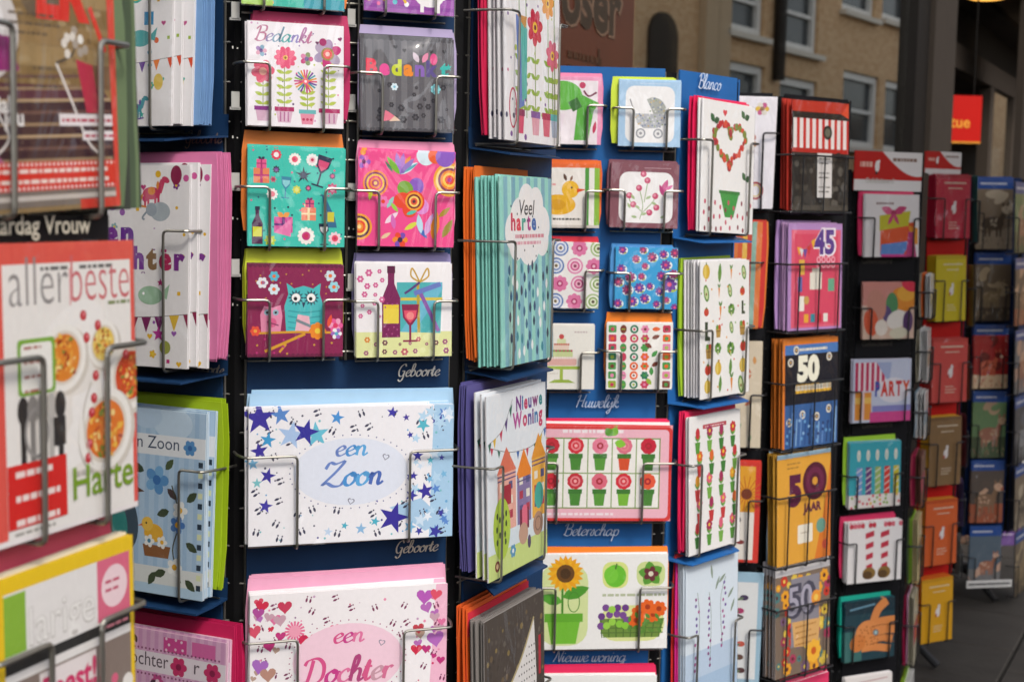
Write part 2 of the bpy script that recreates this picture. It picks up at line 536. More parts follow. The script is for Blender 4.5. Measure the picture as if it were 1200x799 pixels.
    def bottle(self, x, y, w, h, col, lab, cap):
        self.poly([(x - w / 2, y), (x + w / 2, y), (x + w / 2, y + h * .55), (x + w * .18, y + h * .75), (x + w * .18, y + h * .95),
                   (x - w * .18, y + h * .95), (x - w * .18, y + h * .75), (x - w / 2, y + h * .55)], col)
        self.rect(x - w * .22, y + h * .9, x + w * .22, y + h, cap)
        self.rect(x - w * .42, y + h * .2, x + w * .42, y + h * .46, lab)
    def concentric(self, x, y, r, cols):
        for i, c in enumerate(cols):
            self.disc(x, y, r * (1 - i / len(cols)), c)
    def mesh(self, name, W, depth0=0.0002, step=0.00001):
        """flat faces standing just proud of a sheet's front (its -y side), W metres wide, foot at z = 0"""
        k = W / 100.0
        verts, faces, cols = [], [], []
        G = 40; grid = {}                      # layer reached so far in each cell of the sheet
        cell = max(self.W, self.H) / G
        shapes = []
        for pts, col, new in self.polys:
            if new or not shapes: shapes.append([])
            shapes[-1].append((pts, col))
        for sh in shapes:
            cells = set()
            for pts, col in sh:
                xs = [p[0] for p in pts]; ys = [p[1] for p in pts]
                for i in range(int(min(xs) / cell), int(max(xs) / cell) + 1):
                    for j in range(int(min(ys) / cell), int(max(ys) / cell) + 1): cells.add((i, j))
            lay = 1 + max(grid.get(c, 0) for c in cells)
            for c in cells: grid[c] = lay
            for q, (pts, col) in enumerate(sh):
                y = -(depth0 + (lay + .4 * (q % 2)) * step)
                b = len(verts)
                verts += [(p[0] * k - W / 2, y, p[1] * k) for p in pts]
                faces.append(tuple(range(b, b + len(pts))))
                cols += [(*lin(col), 1.0)] * len(pts)
        me = bpy.data.meshes.new(name)
        me.from_pydata(verts, [], faces)
        ca = me.color_attributes.new('ink', 'FLOAT_COLOR', 'CORNER')
        ca.data.foreach_set('color', [c for q in cols for c in q])
        me.materials.append(INK)
        me.update()
        return me
# ------------------------------------------------------------------ the setting: ground, shop front, house across the street
SF = Face(*(Vector((-0.894, 0.448)) * 1.68), SHOP_T)      # the shop window plane; d > 0 is towards the street
def shop(name, mb, mat, parent=None):
    o = mb.build(name, mat, parent)
    o.location = SF.o; o.rotation_euler = (0, 0, SF.t)
    return o
# in the shop's own frame: x along the front, -y towards the street, z up
def local_part(name, mb, mat, parent):
    return mb.build(name, mat, parent)

CONC = plain('paving_concrete', '#45413d', 0.85, 0, 0.45, 5, (40, .5, .004))
ASPH = plain('asphalt', '#4b4a49', 0.9, 0, 0.2, 8, (120, .6, .004))
STONE = plain('kerb_stone', '#8a857d', 0.85, 0, 0.15, 8)
GROUT = plain('paving_bed', '#3d3a36', 0.95, 0, 0.15, 30)
FRAME = plain('dark_window_frame', '#171412', 0.7, 0, 0.1, 10)
PILLAR = plain('grey_stone_pillar', '#3a332d', 0.9, 0, 0.12, 7, (30, .3, .004))
BEAM = plain('taupe_timber', '#4e453d', 0.85, 0, 0.1, 6)
WALLM = plain('upper_shop_wall', '#8d7f6e', 0.85, 0, 0.15, 5)
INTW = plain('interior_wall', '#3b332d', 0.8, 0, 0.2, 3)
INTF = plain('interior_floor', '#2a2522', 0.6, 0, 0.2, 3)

g = mesh_obj('ground', [(-300, -300, -.13), (300, -300, -.13), (300, 300, -.13), (-300, 300, -.13)], [(0, 1, 2, 3)], ASPH); tag(g, kind='structure')
# pavement in front of the shop: bed plus slabs, kerb towards the road
pv = MB().box(-8, 30, -2.6, 0.0, -.128, -.012).build('pavement', GROUT); pv.location = SF.o; pv.rotation_euler = (0, 0, SF.t); tag(pv, kind='structure')
kb = MB().box(-8, 30, -2.76, -2.603, -.127, .004).build('kerb', STONE); kb.location = SF.o; kb.rotation_euler = (0, 0, SF.t); tag(kb, kind='structure')
slab_me = None
def slab_mesh():
    m = MB(); a, c, t = .246, .006, .0115
    m.add([(-a, -a, -.0118), (a, -a, -.0118), (a, a, -.0118), (-a, a, -.0118), (-a, -a, -.004), (a, -a, -.004), (a, a, -.004), (-a, a, -.004),
           (-a + c, -a + c, 0), (a - c, -a + c, 0), (a - c, a - c, 0), (-a + c, a - c, 0)],
          [(0, 1, 5, 4), (1, 2, 6, 5), (2, 3, 7, 6), (3, 0, 4, 7), (4, 5, 9, 8), (5, 6, 10, 9), (6, 7, 11, 10), (7, 4, 8, 11), (8, 9, 10, 11)])
    me = bpy.data.meshes.new('paving_slab'); me.from_pydata(m.v, [], m.f); me.update()
    me.materials.append(CONC)
    return me
slab_me = slab_mesh()
for i in range(0, 40):
    for j in range(5):
        o = link(bpy.data.objects.new('paving_slab', slab_me)); o.parent = pv
        o.location = (-1.0 + i * .5 + (.25 if j % 2 else 0), -.27 - j * .5, RNG.uniform(-.0006, .0008)); o.rotation_euler = (0, 0, RNG.choice([0, 1, 2, 3]) * math.pi / 2)

# shop front ------------------------------------------------------------------------------------
sx = lambda px, py=150: SF.hit(px, py)[0]
x_win1 = sx(1066); x_p0, x_p1 = sx(1080), sx(1106); x_d1 = sx(1190)
shop_root = empty('shop_facade', (SF.o.x, SF.o.y, 0), SF.t)
tag(shop_root, 'shop facade with wide display window, grey pillar and open doorway behind the racks', 'shop')
MB().box(-9, x_p1, .0, .28, -.1, .42).build('stall_riser', FRAME, shop_root)
MB().box(-9, 40, -.02, .30, 3.35, 3.9).build('fascia', WALLM, shop_root)
MB().box(-9, 40, .0, 5.0, 3.903, 4.0).build('flat_roof', WALLM, shop_root)
MB().box(x_win1, x_p0, -.02, .16, .423, 3.347).build('window_post', FRAME, shop_root)
MB().box(x_p0 + .004, x_p1, -.05, .26, -.09, 3.345).build('pillar', PILLAR, shop_root)
MB().box(-9, x_win1 - .003, -.012, .09, .423, .50).build('window_sill', FRAME, shop_root)
MB().box(-9, x_win1 - .003, -.012, .09, 3.27, 3.347).build('window_head', FRAME, shop_root)
m_, t_, b_ = new_mat('shop_glass')
t_.nodes.remove(b_)
gl = t_.nodes.new('ShaderNodeBsdfGlossy'); gl.inputs['Roughness'].default_value = 0.004; gl.inputs['Color'].default_value = (.96, .95, .92, 1)
tr = t_.nodes.new('ShaderNodeBsdfTransparent'); tr.inputs['Color'].default_value = (.92, .93, .92, 1)
fr = facing_factor(t_, .06, 1.0, 1.7)
mx = t_.nodes.new('ShaderNodeMixShader')
t_.links.new(fr.outputs[0], mx.inputs[0]); t_.links.new(tr.outputs[0], mx.inputs[1]); t_.links.new(gl.outputs[0], mx.inputs[2])
t_.links.new(mx.outputs[0], t_.nodes['Material Output'].inputs['Surface'])
GLASS = m_
MB().box(-9, x_win1 - .004, .030, .038, .502, 3.268).build('window_pane', GLASS, shop_root)
ip = MB().box(-9, x_win1 - .004, 0, .006, .502, 3.268).build('inner_window_pane', GLASS, shop_root); ip.location = (0, .062, 0); ip.rotation_euler = (0, 0, R(.05))
# recessed doorway beyond the pillar: transom beam, door leaf, side posts
RC = .5
dx_ = lambda px, py=150: SF.hit(px, py, -RC)[0]
x_l0, x_l1 = dx_(1160), dx_(1188)
zb0 = SF.hit(1148, 80, -RC)[1]
MB().box(x_p1 - .6, x_l1 + 9, RC, RC + .14, zb0 - .10, zb0 + .10).build('transom_beam', BEAM, shop_root)
MB().box(x_p1 - .6, x_l1 + 9, RC + .05, RC + .08, zb0 + .103, 3.345).build('fanlight_panel', FRAME, shop_root)
for xa in (x_l0, x_l1 - .05):
    MB().box(xa, xa + .22, RC + .005, RC + .11, .0, zb0 - .103).build('door_post', BEAM, shop_root)
MB().box(x_l0 + .224, x_l1 - .054, RC + .04, RC + .047, .05, zb0 - .106).build('door_pane', GLASS, shop_root)
MB().box(sx(1193), sx(1193) + 1.2, -.03, .03, -.09, 3.345).build('pillar', PILLAR, shop_root)
# room behind the glass
room = empty('shop_interior', (SF.o.x, SF.o.y, 0), SF.t); tag(room, 'dim shop interior seen through window and open doorway', 'shop interior')
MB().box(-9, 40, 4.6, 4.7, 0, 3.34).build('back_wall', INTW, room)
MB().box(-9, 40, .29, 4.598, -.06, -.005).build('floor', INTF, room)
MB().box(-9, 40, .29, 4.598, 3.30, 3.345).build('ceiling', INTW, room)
# red sign hanging inside the doorway, square to the passage
A = Art(150); A.W = 200
FD = Face(*(SF.o + SF.e * (x_p1 + 1.6) - SF.n * .35).xy, 6)
a0, a1, c0, c1 = FD.rect(1098, 1150, 112, 168)
RS = plain('red_sign', '#c01810', .4, 0, .05, 8)
RSB = RS.node_tree.nodes['Principled BSDF']; RSB.inputs['Emission Color'].default_value = (.7, .01, .004, 1); RSB.inputs['Emission Strength'].default_value = .012     # weak red emission added to brighten the dim sign
sg = MB().box(a0, a1, 0, .03, c0, c1).build('hanging_sign', RS); sg.location = FD.o; sg.rotation_euler = (0, 0, FD.t)
tag(sg, 'red hanging sign with orange lettering inside the doorway', 'sign')
Wd = a1 - a0
A.text('actue', 1, 34, 24, '#f0a030', .015, maxw=97); A.rect(0, 0, 100, 4, '#d8902a')
A.W = 100; A.polys = [(q, c, n) for q, c, n in A.polys if all(p[0] <= 100 for p in q)]
lt = link(bpy.data.objects.new('lettering', A.mesh('lettering', Wd, .002))); lt.parent = sg; lt.location = ((a0 + a1) / 2, 0, c0)
cw = MB()
for s_ in (a0 + .06, a1 - .06): cw.tube([(s_, .015, c1 - .01), (s_, .015, 3.31)], .006, 6)
cw.build('hanger', FRAME, sg)
# lit ceiling lamp inside, over the doorway
FL = Face(*(SF.o + SF.e * (x_p1 + 2.2) - SF.n * .9).xy, 6)
ls, lz = FL.hit(1157, -4)
lm, lt_, lb = new_mat('lamp_glow'); lb.inputs['Base Color'].default_value = (.8, .35, .05, 1); lb.inputs['Emission Color'].default_value = (1, .48, .08, 1); lb.inputs['Emission Strength'].default_value = 1.2
lamp = empty('ceiling_lamp', FL.p(ls, 0, lz)); tag(lamp, 'round glowing orange ceiling lamp inside the shop above the doorway', 'lamp')
MB().lathe([(.02, .04), (.10, .035), (.16, .015), (.17, 0), (.12, -.02), (.03, -.03)], 20).build('lamp_shade', lm, lamp, True)
MB().tube([(0, 0, .035), (0, 0, 3.32 - lz)], .008, 8).build('lamp_rod', FRAME, lamp)
# wooden sign board hung on the window frame, behind the blue rack
BRD = Face(*(SF.o + SF.n * .04).xy, SHOP_T)
a0, a1, c0, c1 = BRD.rect(640, 742, -60, 168)
m_, t_, b_ = new_mat('red_brown_wood'); noise_mix(t_, b_, lin('#4c2010'), .4, 4, 5); b_.inputs['Roughness'].default_value = .45
bd = MB().box(a0, a1, 0, .03, c0, c1).build('wooden_sign', m_); bd.location = BRD.o; bd.rotation_euler = (0, 0, BRD.t)
tag(bd, 'red-brown wooden sign board with dark outlined letters, hung on the shop window', 'sign')
Wd = a1 - a0; A = Art(100 * (c1 - c0) / Wd)
for dx, c, b in ((0, '#6a5244', .06), (.4, '#1c1410', .03)): A.text('oser', 14 + dx, A.H * .60, 26, c, b, maxw=74)
A.lines(22, A.H * .42, 62, 2, 6, '#381808', 3); A.rect(56, 0, 58, A.H * .5, '#2c1208')
lt = link(bpy.data.objects.new('lettering', A.mesh('lettering', Wd, .002))); lt.parent = bd; lt.location = ((a0 + a1) / 2, 0, c0)

# unseen square parasol, added right of the picture to shade the farther racks
pr = empty('added_shade_parasol', (2.25, 3.72, 0), R(63.4)); tag(pr, 'unseen dark green square parasol added right of the racks to shade them', 'parasol')
CLOTH = plain('shade_parasol_cloth', '#2f4a3c', .8, 0, .15, 6)
hw_, hn_ = 1.35, .85
MB().add([(-hw_, -hn_, 2.66), (hw_, -hn_, 2.66), (hw_, hn_, 2.66), (-hw_, hn_, 2.66), (0, 0, 3.2), (-hw_, -hn_, 2.54), (hw_, -hn_, 2.54), (hw_, hn_, 2.54), (-hw_, hn_, 2.54)],
         [(0, 1, 4), (1, 2, 4), (2, 3, 4), (3, 0, 4), (0, 5, 6, 1), (1, 6, 7, 2), (2, 7, 8, 3), (3, 8, 5, 0)]).build('canopy', CLOTH, pr)
MB().tube([(0, 0, .1), (0, 0, 3.22)], .025, 12).build('pole', WIRE_DARK, pr)
for k in range(4):
    MB().tube([(0, 0, 3.15), (hw_ * .98 * (1 if k in (0, 1) else -1), hn_ * .98 * (1 if k in (0, 3) else -1), 2.65)], .012, 6).build('rib', WIRE_DARK, pr)
MB().lathe([(.30, 0.003), (.30, .05), (.08, .09), (.05, .2)], 20).build('base', PILLAR, pr)

# house across the street, seen mirrored in the window --------------------------------------------
VT = 90 - 34.0                                    # heading of its mirror image
p0 = Vector((5.15, 25.0, 0)); VF = Face(p0.x, p0.y, VT)
nn = Vector((-0.894, 0.448, 0))
def mirror(p):
    return p - nn * (2 * (nn.dot(p) - 1.68))
o_m = mirror(VF.o); e_m = mirror(VF.o + VF.e) - o_m           # mirrored axis along the facade
# seen from the street its left-to-right axis runs the other way
ht = math.atan2(-e_m.y, -e_m.x)
HR = empty('brick_house', (o_m.x, o_m.y, 0), ht)
tag(HR, 'brown brick house with white sash windows mirrored in the shop window', 'house')
def vx(px, py): s, z = VF.hit(px, py); return -s, z
m_, t_, b_ = new_mat('brown_brick')
bt = t_.nodes.new('ShaderNodeTexBrick'); tc = t_.nodes.new('ShaderNodeTexCoord'); mp = t_.nodes.new('ShaderNodeMapping')
mp.inputs['Rotation'].default_value = (R(90), 0, 0); t_.links.new(tc.outputs['Object'], mp.inputs['Vector']); t_.links.new(mp.outputs['Vector'], bt.inputs['Vector'])
bt.inputs['Color1'].default_value = (*lin('#dcb88c'), 1); bt.inputs['Color2'].default_value = (*lin('#c79d70'), 1); bt.inputs['Mortar'].default_value = (*lin('#cdb592'), 1)
bt.inputs['Scale'].default_value = 4.5; bt.inputs['Mortar Size'].default_value = .012
t_.links.new(bt.outputs['Color'], b_.inputs['Base Color']); b_.inputs['Roughness'].default_value = .9
BRICK = m_
WHITEF = plain('white_frame_paint', '#e8e6e0', .5, 0, .05, 10)
DPANE = plain('dark_window_pane', '#3d4246', .15, 0, .3, 2)
DARKP = plain('drain_pipe_iron', '#2a241f', .6, 0, .1, 10)
wins = [(855, 902, -42, 40), (916, 965, -30, 60), (993, 1032, -62, 18), (1040, 1072, -52, 28), (856, 901, 74, 150), (918, 962, 92, 165), (992, 1034, 86, 174), (1041, 1068, 96, 180), (1085, 1115, 110, 185), (1080, 1110, -40, 34)]
holes = []
for x0, x1, y0, y1 in wins:
    xm, ym = (x0 + x1) / 2, (y0 + y1) / 2
    a, b = vx(x1, ym)[0], vx(x0, ym)[0]; c, d = vx(xm, y1)[1], vx(xm, y0)[1]
    holes.append((a, b, c, d))
# wall as boxes around the openings: columns between sorted x edges
HX1 = vx(748, 50)[0]
xs = sorted({-30.0, HX1} | {round(v, 4) for h in holes for v in h[:2]})
mw = MB()
for i in range(len(xs) - 1):
    xa, xb = xs[i], xs[i + 1]
    cut = sorted([(h[2], h[3]) for h in holes if h[0] < (xa + xb) / 2 < h[1]])
    z = -.1
    for c, d in cut:
        if c > z: mw.box(xa, xb, 0, .3, z, c)
        z = max(z, d)
    mw.box(xa, xb, 0, .3, z, 6.6)
mw.build('wall', BRICK, HR)
for a, b, c, d in holes:
    w = MB(); t = .13
    w.box(a + .01, b - .01, .06, .14, c + .005, c + t); w.box(a + .01, b - .01, .06, .14, d - t, d - .005)
    w.box(a + .01, a + t, .06, .14, c + t + .001, d - t - .001); w.box(b - t, b - .01, .06, .14, c + t + .001, d - t - .001)
    w.box(a + t + .001, b - t - .001, .08, .13, (c + d) / 2 - .03, (c + d) / 2 + .03)
    wo = w.build('window', WHITEF, HR)
    MB().box(a + .02, b - .02, .145, .16, c + .02, d - .02).build('pane', DPANE, wo)
    MB().box(a - .1, b + .1, -.12, .05, c - .09, c - .003).build('sill', plain('stone_sill', '#d8d0c2', .8), wo)
pa = vx(913, 40)[0]
MB().tube([(pa, -.10, vx(913, 95)[1]), (pa, -.10, 6.5)], .10, 10).build('drain_pipe', DARKP, HR)
# arched niche, its shade painted as a flat dark panel, and pale pilaster left of the windows
a, b = vx(797, 50)[0], vx(764, 50)[0]; zt = vx(780, 14)[1]; rr_ = (b - a) / 2
MB().prism([(a, .2), (b, .2)] + [((a + b) / 2 + rr_ * math.cos(R(k * 15)), zt - rr_ * .8 + rr_ * .8 * math.sin(R(k * 15))) for k in range(13)], -.05, -.005).build('arched_niche_shade', plain('niche_shade', '#3a3128', .7), HR)
for px in (832, 846): q = vx(px, 50)[0]; MB().box(q - .22, q + .22, -.12, -.004, .0, 6.5).build('pilaster', plain('pale_render', '#c0a888', .85), HR)
MB().box(-30, HX1, .305, 8, -.1, 6.58).build('house_body', BRICK, HR)
MB().box(-30, HX1, -.25, .4, 6.605, 6.9).build('cornice', WHITEF, HR)

# low terrace on the far side of the square, also only seen mirrored
TR = empty('far_terrace', HR.matrix_basis @ Vector((HX1 + 2.0, 14.0, 0)), ht); tag(TR, 'long brown terrace far across the square, mirrored behind the wooden sign', 'house')
MB().box(-4, 60, 0, 8, -.1, 6.2).build('wall', BRICK, TR)
MB().box(-4.2, 60.2, -.2, 8.2, 6.203, 6.5).build('roof', plain('slate_roof', '#4a4a4c', .8), TR)
for i in range(9):
    for z in (1.0, 3.9):
        w = MB(); x = 1.5 + i * 4.5
        w.box(x, x + 1.6, -.05, -.003, z, z + 1.6); wo = w.build('window', WHITEF, TR)
        MB().box(x + .12, x + 1.48, -.06, -.052, z + .12, z + 1.48).build('pane', DPANE, wo)
# ------------------------------------------------------------------ card carousels
class Rack:
    """an eight-sided revolving card stand; face 0 looks most nearly at the camera"""
    def __init__(self, name, label, fx, fy, t0, a, z0, z1, board, wire, faces, cat='card rack', side_gap=0.016):
        f0 = Face(fx, fy, t0)
        c = f0.o - f0.n * a
        self.a, self.t0, self.c = a, t0, c
        self.z0, self.z1 = z0, z1
        self.board, self.wire = board, wire
        self.root = tag(empty(name, (c.x, c.y, 0)), label, cat, 'revolving card racks along the shop front')
        self.side = 2 * a * math.tan(R(22.5))
        self.faces = {k: Face(c.x + math.sin(R(t0 + 45 * k)) * a, c.y - math.cos(R(t0 + 45 * k)) * a, t0 + 45 * k) for k in range(-3, 5)}
        # boards, corner ladders, pole, foot
        hw = self.side / 2 - side_gap
        me = None
        GAP_SHADE = plain('gap_shade_black', '#0e0e10', .7, 0, .1, 10)
        for k, F in self.faces.items():
            zl = z1['all'] if isinstance(z1, dict) else z1
            self.part('gap_shade_sheet', MB().box(-self.side / 2 + .002, self.side / 2 - .002, .006, .008, z0 + .01, zl - .006), GAP_SHADE, F)  # black sheet added behind each board, standing in for shade in the gaps
            top = z1[k] if isinstance(z1, dict) and k in z1 else (z1['all'] if isinstance(z1, dict) else z1)
            o = self.part('backing_board', MB().box(-hw, hw, 0.0, 0.003, z0, top), board, F)
        zt = z1['all'] if isinstance(z1, dict) else z1
        rc = a / math.cos(R(22.5)) - 0.004
        for k in range(8):
            ang = R(t0 + 45 * k + 22.5)
            d = Vector((math.sin(ang), -math.cos(ang), 0)); q = Vector((math.cos(ang), math.sin(ang), 0))
            m = MB()
            P = lambda s, dd, z: d * (rc + dd) + q * s + Vector((0, 0, z))
            for s in (-0.012, 0.012):
                m.tube([P(s, -.006, z0 - .02), P(s, -.006, zt - .005)], 0.0016, 6)
            z = z0 + 0.02
            while z < zt:
                m.tube([P(-.02, -.006, z), P(.02, -.006, z)], 0.0013, 6)
                z += 0.0445
            m.build('corner_ladder', wire, self.root)
        m = MB(); m.tube([(0, 0, .05), (0, 0, zt - .01)], 0.018, 14); m.build('pole', WIRE_DARK, self.root)
        m = MB()
        for zz in (z0 + .01, (z0 + zt) / 2, zt - .02):
            for k in range(8):
                ang = R(t0 + 45 * k + 22.5)
                m.tube([(0, 0, zz), (math.sin(ang) * (rc - .01), -math.cos(ang) * (rc - .01), zz)], 0.003, 6)
        m.build('spokes', WIRE_DARK, self.root)
        for k in range(4):
            m = MB(); ang = R(t0 + 90 * k + 22)
            m.bent([(0, 0, .12), (math.cos(ang) * a * .5, math.sin(ang) * a * .5, .10), (math.cos(ang) * a * .95, math.sin(ang) * a * .95, .016)], 0.014, .05, 8)
            m.build('foot', WIRE_DARK, self.root)
    def part(self, name, mb, mat, F, s=0.0, d=0.0, z=0.0, tilt=0.0):
        o = mb.build(name, mat, self.root)
        p = F.p(s, d, z) - Vector((self.c.x, self.c.y, 0))
        o.location = p
        o.rotation_euler = (tilt, 0, F.t)
        return o

def caption(rack, F, art, W, s, z, d=0.0045, name='caption'):
    me = art.mesh(name, W)
    o = link(bpy.data.objects.new(name, me))
    o.parent = rack.root
    o.location = F.p(s, d, z) - Vector((rack.c.x, rack.c.y, 0))
    o.rotation_euler = (0, 0, F.t)
    return o

def script_caption(rack, F, text, x0, x1, ybase, col='#c9c6c0', d=0.006, pen=.16):
    s0, z = F.hit(x0, ybase, d); s1, _ = F.hit(x1, ybase, d)
    W = s1 - s0
    A = Art(120); A.W = 400
    xh = 100 / (sum(SCRIPT[c][0] for c in text) + .4)
    A.script(text, 0, 40, xh, col, w=xh * pen * 1.4)
    me_W = W
    o = caption(rack, F, A, me_W, (s0 + s1) / 2, z - 40 * W / 100, d)
    return o

def print_caption(rack, F, text, x0, x1, ybase, col='#d8d4c8', d=0.006, bold=.0, shear=0):
    s0, z = F.hit(x0, ybase, d); s1, _ = F.hit(x1, ybase, d)
    A = Art(60); A.W = 200
    tr, w = glyphs(text, bold, shear)
    A.text(text, 0, 20, 70.0 / w, col, bold, shear, maxw=100)
    return caption(rack, F, A, s1 - s0, (s0 + s1) / 2, z - 20 * (s1 - s0) / 100, d)

BODY = {}
def sheet_mesh(W, H, t, hexs, fold=False):
    key = (round(W, 4), round(H, 4), t, hexs, fold)
    if key not in BODY:
        m = MB()
        c = 0.0035
        if fold:      # a folded card: two leaves meeting at the left-hand crease
            m.box(-W / 2, W / 2, 0, t, 0, H)
            m.add([(-W / 2, t, 0), (-W / 2, t, H), (W / 2, t * 3.2, 0), (W / 2, t * 3.2, H), (-W / 2, t * 2, 0), (-W / 2, t * 2, H), (W / 2, t * 4.2, 0), (W / 2, t * 4.2, H)],
                  [(0, 1, 3, 2), (4, 6, 7, 5), (2, 3, 7, 6), (0, 2, 6, 4), (1, 5, 7, 3)])
        else:
            m.prism([(-W / 2 + c, 0), (W / 2 - c, 0), (W / 2, c), (W / 2, H - c), (W / 2 - c, H), (-W / 2 + c, H), (-W / 2, H - c), (-W / 2, c)], 0, t)
        me = bpy.data.meshes.new('sheet')
        me.from_pydata(m.v, [], m.f); me.materials.append(paper(hexs)); me.update()
        BODY[key] = me
    return BODY[key]

def sleeve_mesh(W, H):
    key = ('sleeve', round(W, 4), round(H, 4))
    if key not in BODY:
        me = bpy.data.meshes.new('clear_sleeve')
        a, b, y = W / 2 + .0015, .0015, -.0022
        me.from_pydata([(-a, .0008, -b), (-a + .003, y, -b), (a - .003, y, -b), (a, .0008, -b), (-a, .0008, H + b), (-a + .003, y, H + b), (a - .003, y, H + b), (a, .0008, H + b)], [], [(0, 1, 5, 4), (1, 2, 6, 5), (2, 3, 7, 6)])
        me.materials.append(SLEEVE); me.update(); BODY[key] = me
    return BODY[key]

def envelope_mesh(W, H, hexs, var):
    """an envelope that bows a little over its height, with softly rounded corners"""
    key = ('env', round(W, 4), round(H, 4), hexs, var)
    if key not in BODY:
        amp = (-.0022, .0006, .0028)[var]; t = .0012; n = 5
        v, f = [], []
        for i in range(n + 1):
            u = i / n; z = H * u; y = amp * 4 * u * (1 - u) + (.0015 * u * u if var else 0); k = W / 2 - (.003 if i in (0, n) else 0)
            v += [(-k, y, z), (k, y, z), (-k, y + t, z), (k, y + t, z)]
        for i in range(n):
            a = i * 4
            f += [(a, a + 1, a + 5, a + 4), (a + 3, a + 2, a + 6, a + 7), (a + 2, a, a + 4, a + 6), (a + 1, a + 3, a + 7, a + 5)]
        f += [(0, 2, 3, 1), (n * 4, n * 4 + 1, n * 4 + 3, n * 4 + 2)]
        me = bpy.data.meshes.new('envelope'); me.from_pydata(v, [], f); me.materials.append(paper(hexs)); me.update(); BODY[key] = me
    return BODY[key]

def pocket(rack, k, rect, label, short, art, base='#f1eef0', D=.034, nback=2, gap=.004, env=(), edge=None, seed=1,
           tilt=-2.0, lip=False, wires='two', wz=.42, cat='greeting card', fan=0.0, backart=True, fanrot=0.0, wire_r=.0016,
           inset=.024, roll=None, envgap=.003, sleeve=True, name='greeting_card', thick=.0009):
    """cards standing in one pocket of a rack: front card, cards behind it, envelopes at the back, and the wire that holds them.
    rect = photo x0, x1, y0, y1 of the front card; env = (colour, how many, shift right, shift up)"""
    F = rack.faces[k]
    rr = random.Random(seed * 7 + 3)
    if rect[0] == 'on':        # given along the face: s0, s1, then photo heights y0, y1 read at photo x
        _, s0, s1, xx, y0_, y1_ = rect
        z0, z1 = F.hit(xx, y1_, D)[1], F.hit(xx, y0_, D)[1]
    else:
        s0, s1, z0, z1 = F.rect(*rect, D)
    W, H = s1 - s0, z1 - z0
    A = Art(100.0 * H / W, seed)
    art(A)
    pm = A.mesh('printed_picture', W)
    roll = rr.uniform(-.6, .6) if roll is None else roll
    body = sheet_mesh(W, H, thick, base, True)
    sm = (s0 + s1) / 2
    for i in range(nback + 1):
        d = D - i * gap
        o = link(bpy.data.objects.new(name, body if i == 0 or not edge else sheet_mesh(W, H, thick, edge, True)))
        ds, dz = (0, 0) if i == 0 else (rr.uniform(-.0018, .0018) + fan * i, rr.uniform(-.0004, .0030))
        if i: d += rr.uniform(-.3, .3) * gap
        o.location = F.p(sm + ds, d, z0 + dz)
        o.rotation_euler = (R(tilt), R(roll + (rr.uniform(-.8, .8) + fanrot * i if i else 0)), F.t)
        if i == 0:
            tag(o, label, cat, 'cards facing out of the racks')
        else:
            tag(o, ('%s stacked right behind the %s' % (cat, short)), cat, 'cards stacked behind the ' + short)
        if i == 0 and sleeve:
            sl = link(bpy.data.objects.new('clear_sleeve', sleeve_mesh(W, H))); sl.parent = o
        if i == 0 or backart:
            p = link(bpy.data.objects.new('printed_picture', pm)); p.parent = o
    d = D - (nback + 1) * gap
    for hexs, n, dx, dz in env:
        for i in range(n):
            o = link(bpy.data.objects.new('envelope', envelope_mesh(W + .004, H + .002, hexs, rr.randrange(3))))
            o.location = F.p(sm + dx + rr.uniform(-.0022, .0022), d + rr.uniform(-.25, .25) * envgap, z0 + max(0, dz) + rr.uniform(-.001, .0035))
            o.rotation_euler = (R(tilt * .6), R(roll * .5 + rr.uniform(-.9, .9)), F.t)
            tag(o, '%s envelope standing behind the %s' % (COLNAME.get(hexs, 'coloured'), short), 'envelope', '%s envelopes behind the %s' % (COLNAME.get(hexs, 'coloured'), short))
            d -= envgap
    # holder
    dw = D + .006
    zh = z0 + H * wz
    zb = z0 - .004
    r = wire_r
    m = MB()
    if wires == 'two':
        for sg, se in ((1, s0), (-1, s1)):
            m.bent([(se - sg * .010, 0, zh), (se - sg * .010, -dw * .5, zh), (se - sg * .004, -dw, zh), (se + sg * inset, -dw, zh),
                    (se + sg * inset, -dw, zb), (se + sg * inset, 0, zb)], r, .006)
        m.tube([(s0 + .004, -.012, zb - r * 1.4), (s1 - .004, -.012, zb - r * 1.4)], r * .7, 6)
    else:
        n = int(wires)
        xs = [s0 + inset + (s1 - s0 - 2 * inset) * i / (n - 1) for i in range(n)]
        m.bent([(s0 - .008, 0, zh), (s0 - .008, -dw, zh), (s1 + .008, -dw, zh), (s1 + .008, 0, zh)], r, .005)
        m.bent([(s0 - .008, 0, zb), (s0 - .008, -dw, zb), (s1 + .008, -dw, zb), (s1 + .008, 0, zb)], r, .005)
        for x in xs:
            m.bent([(x, -dw - r, zh), (x, -dw - r, zb - r * 2), (x, 0, zb - r * 2)], r * .8, .004)
    rack.part('wire_holder', m, rack.wire, F)
    if lip:
        hw = rack.side / 2 - .006
        v = [(-hw, -.001, zb + .02), (hw, -.001, zb + .02), (hw, -.002, zb - .004), (-hw, -.002, zb - .004),
             (min(hw, s1 + .006), -dw * .5, zb - .007), (max(-hw, s0 - .006), -dw * .5, zb - .007), (s1 - .006, -dw + .002, zb - .011), (s0 + .006, -dw + .002, zb - .011)]
        fr = [(0, 1, 2, 3), (3, 2, 4, 5), (5, 4, 6, 7)]
        n = len(v)
        v2 = v + [(x, y, z - .0022) for x, y, z in v]
        f = fr + [tuple(i + n for i in q[::-1]) for q in fr] + [(7, 6, 6 + n, 7 + n), (2, 4, 4 + n, 2 + n), (4, 6, 6 + n, 4 + n), (5, 3, 3 + n, 5 + n), (7, 5, 5 + n, 7 + n)]
        mb = MB(); mb.v, mb.f = v2, f
        rack.part('pocket_shelf', mb, rack.board, F)
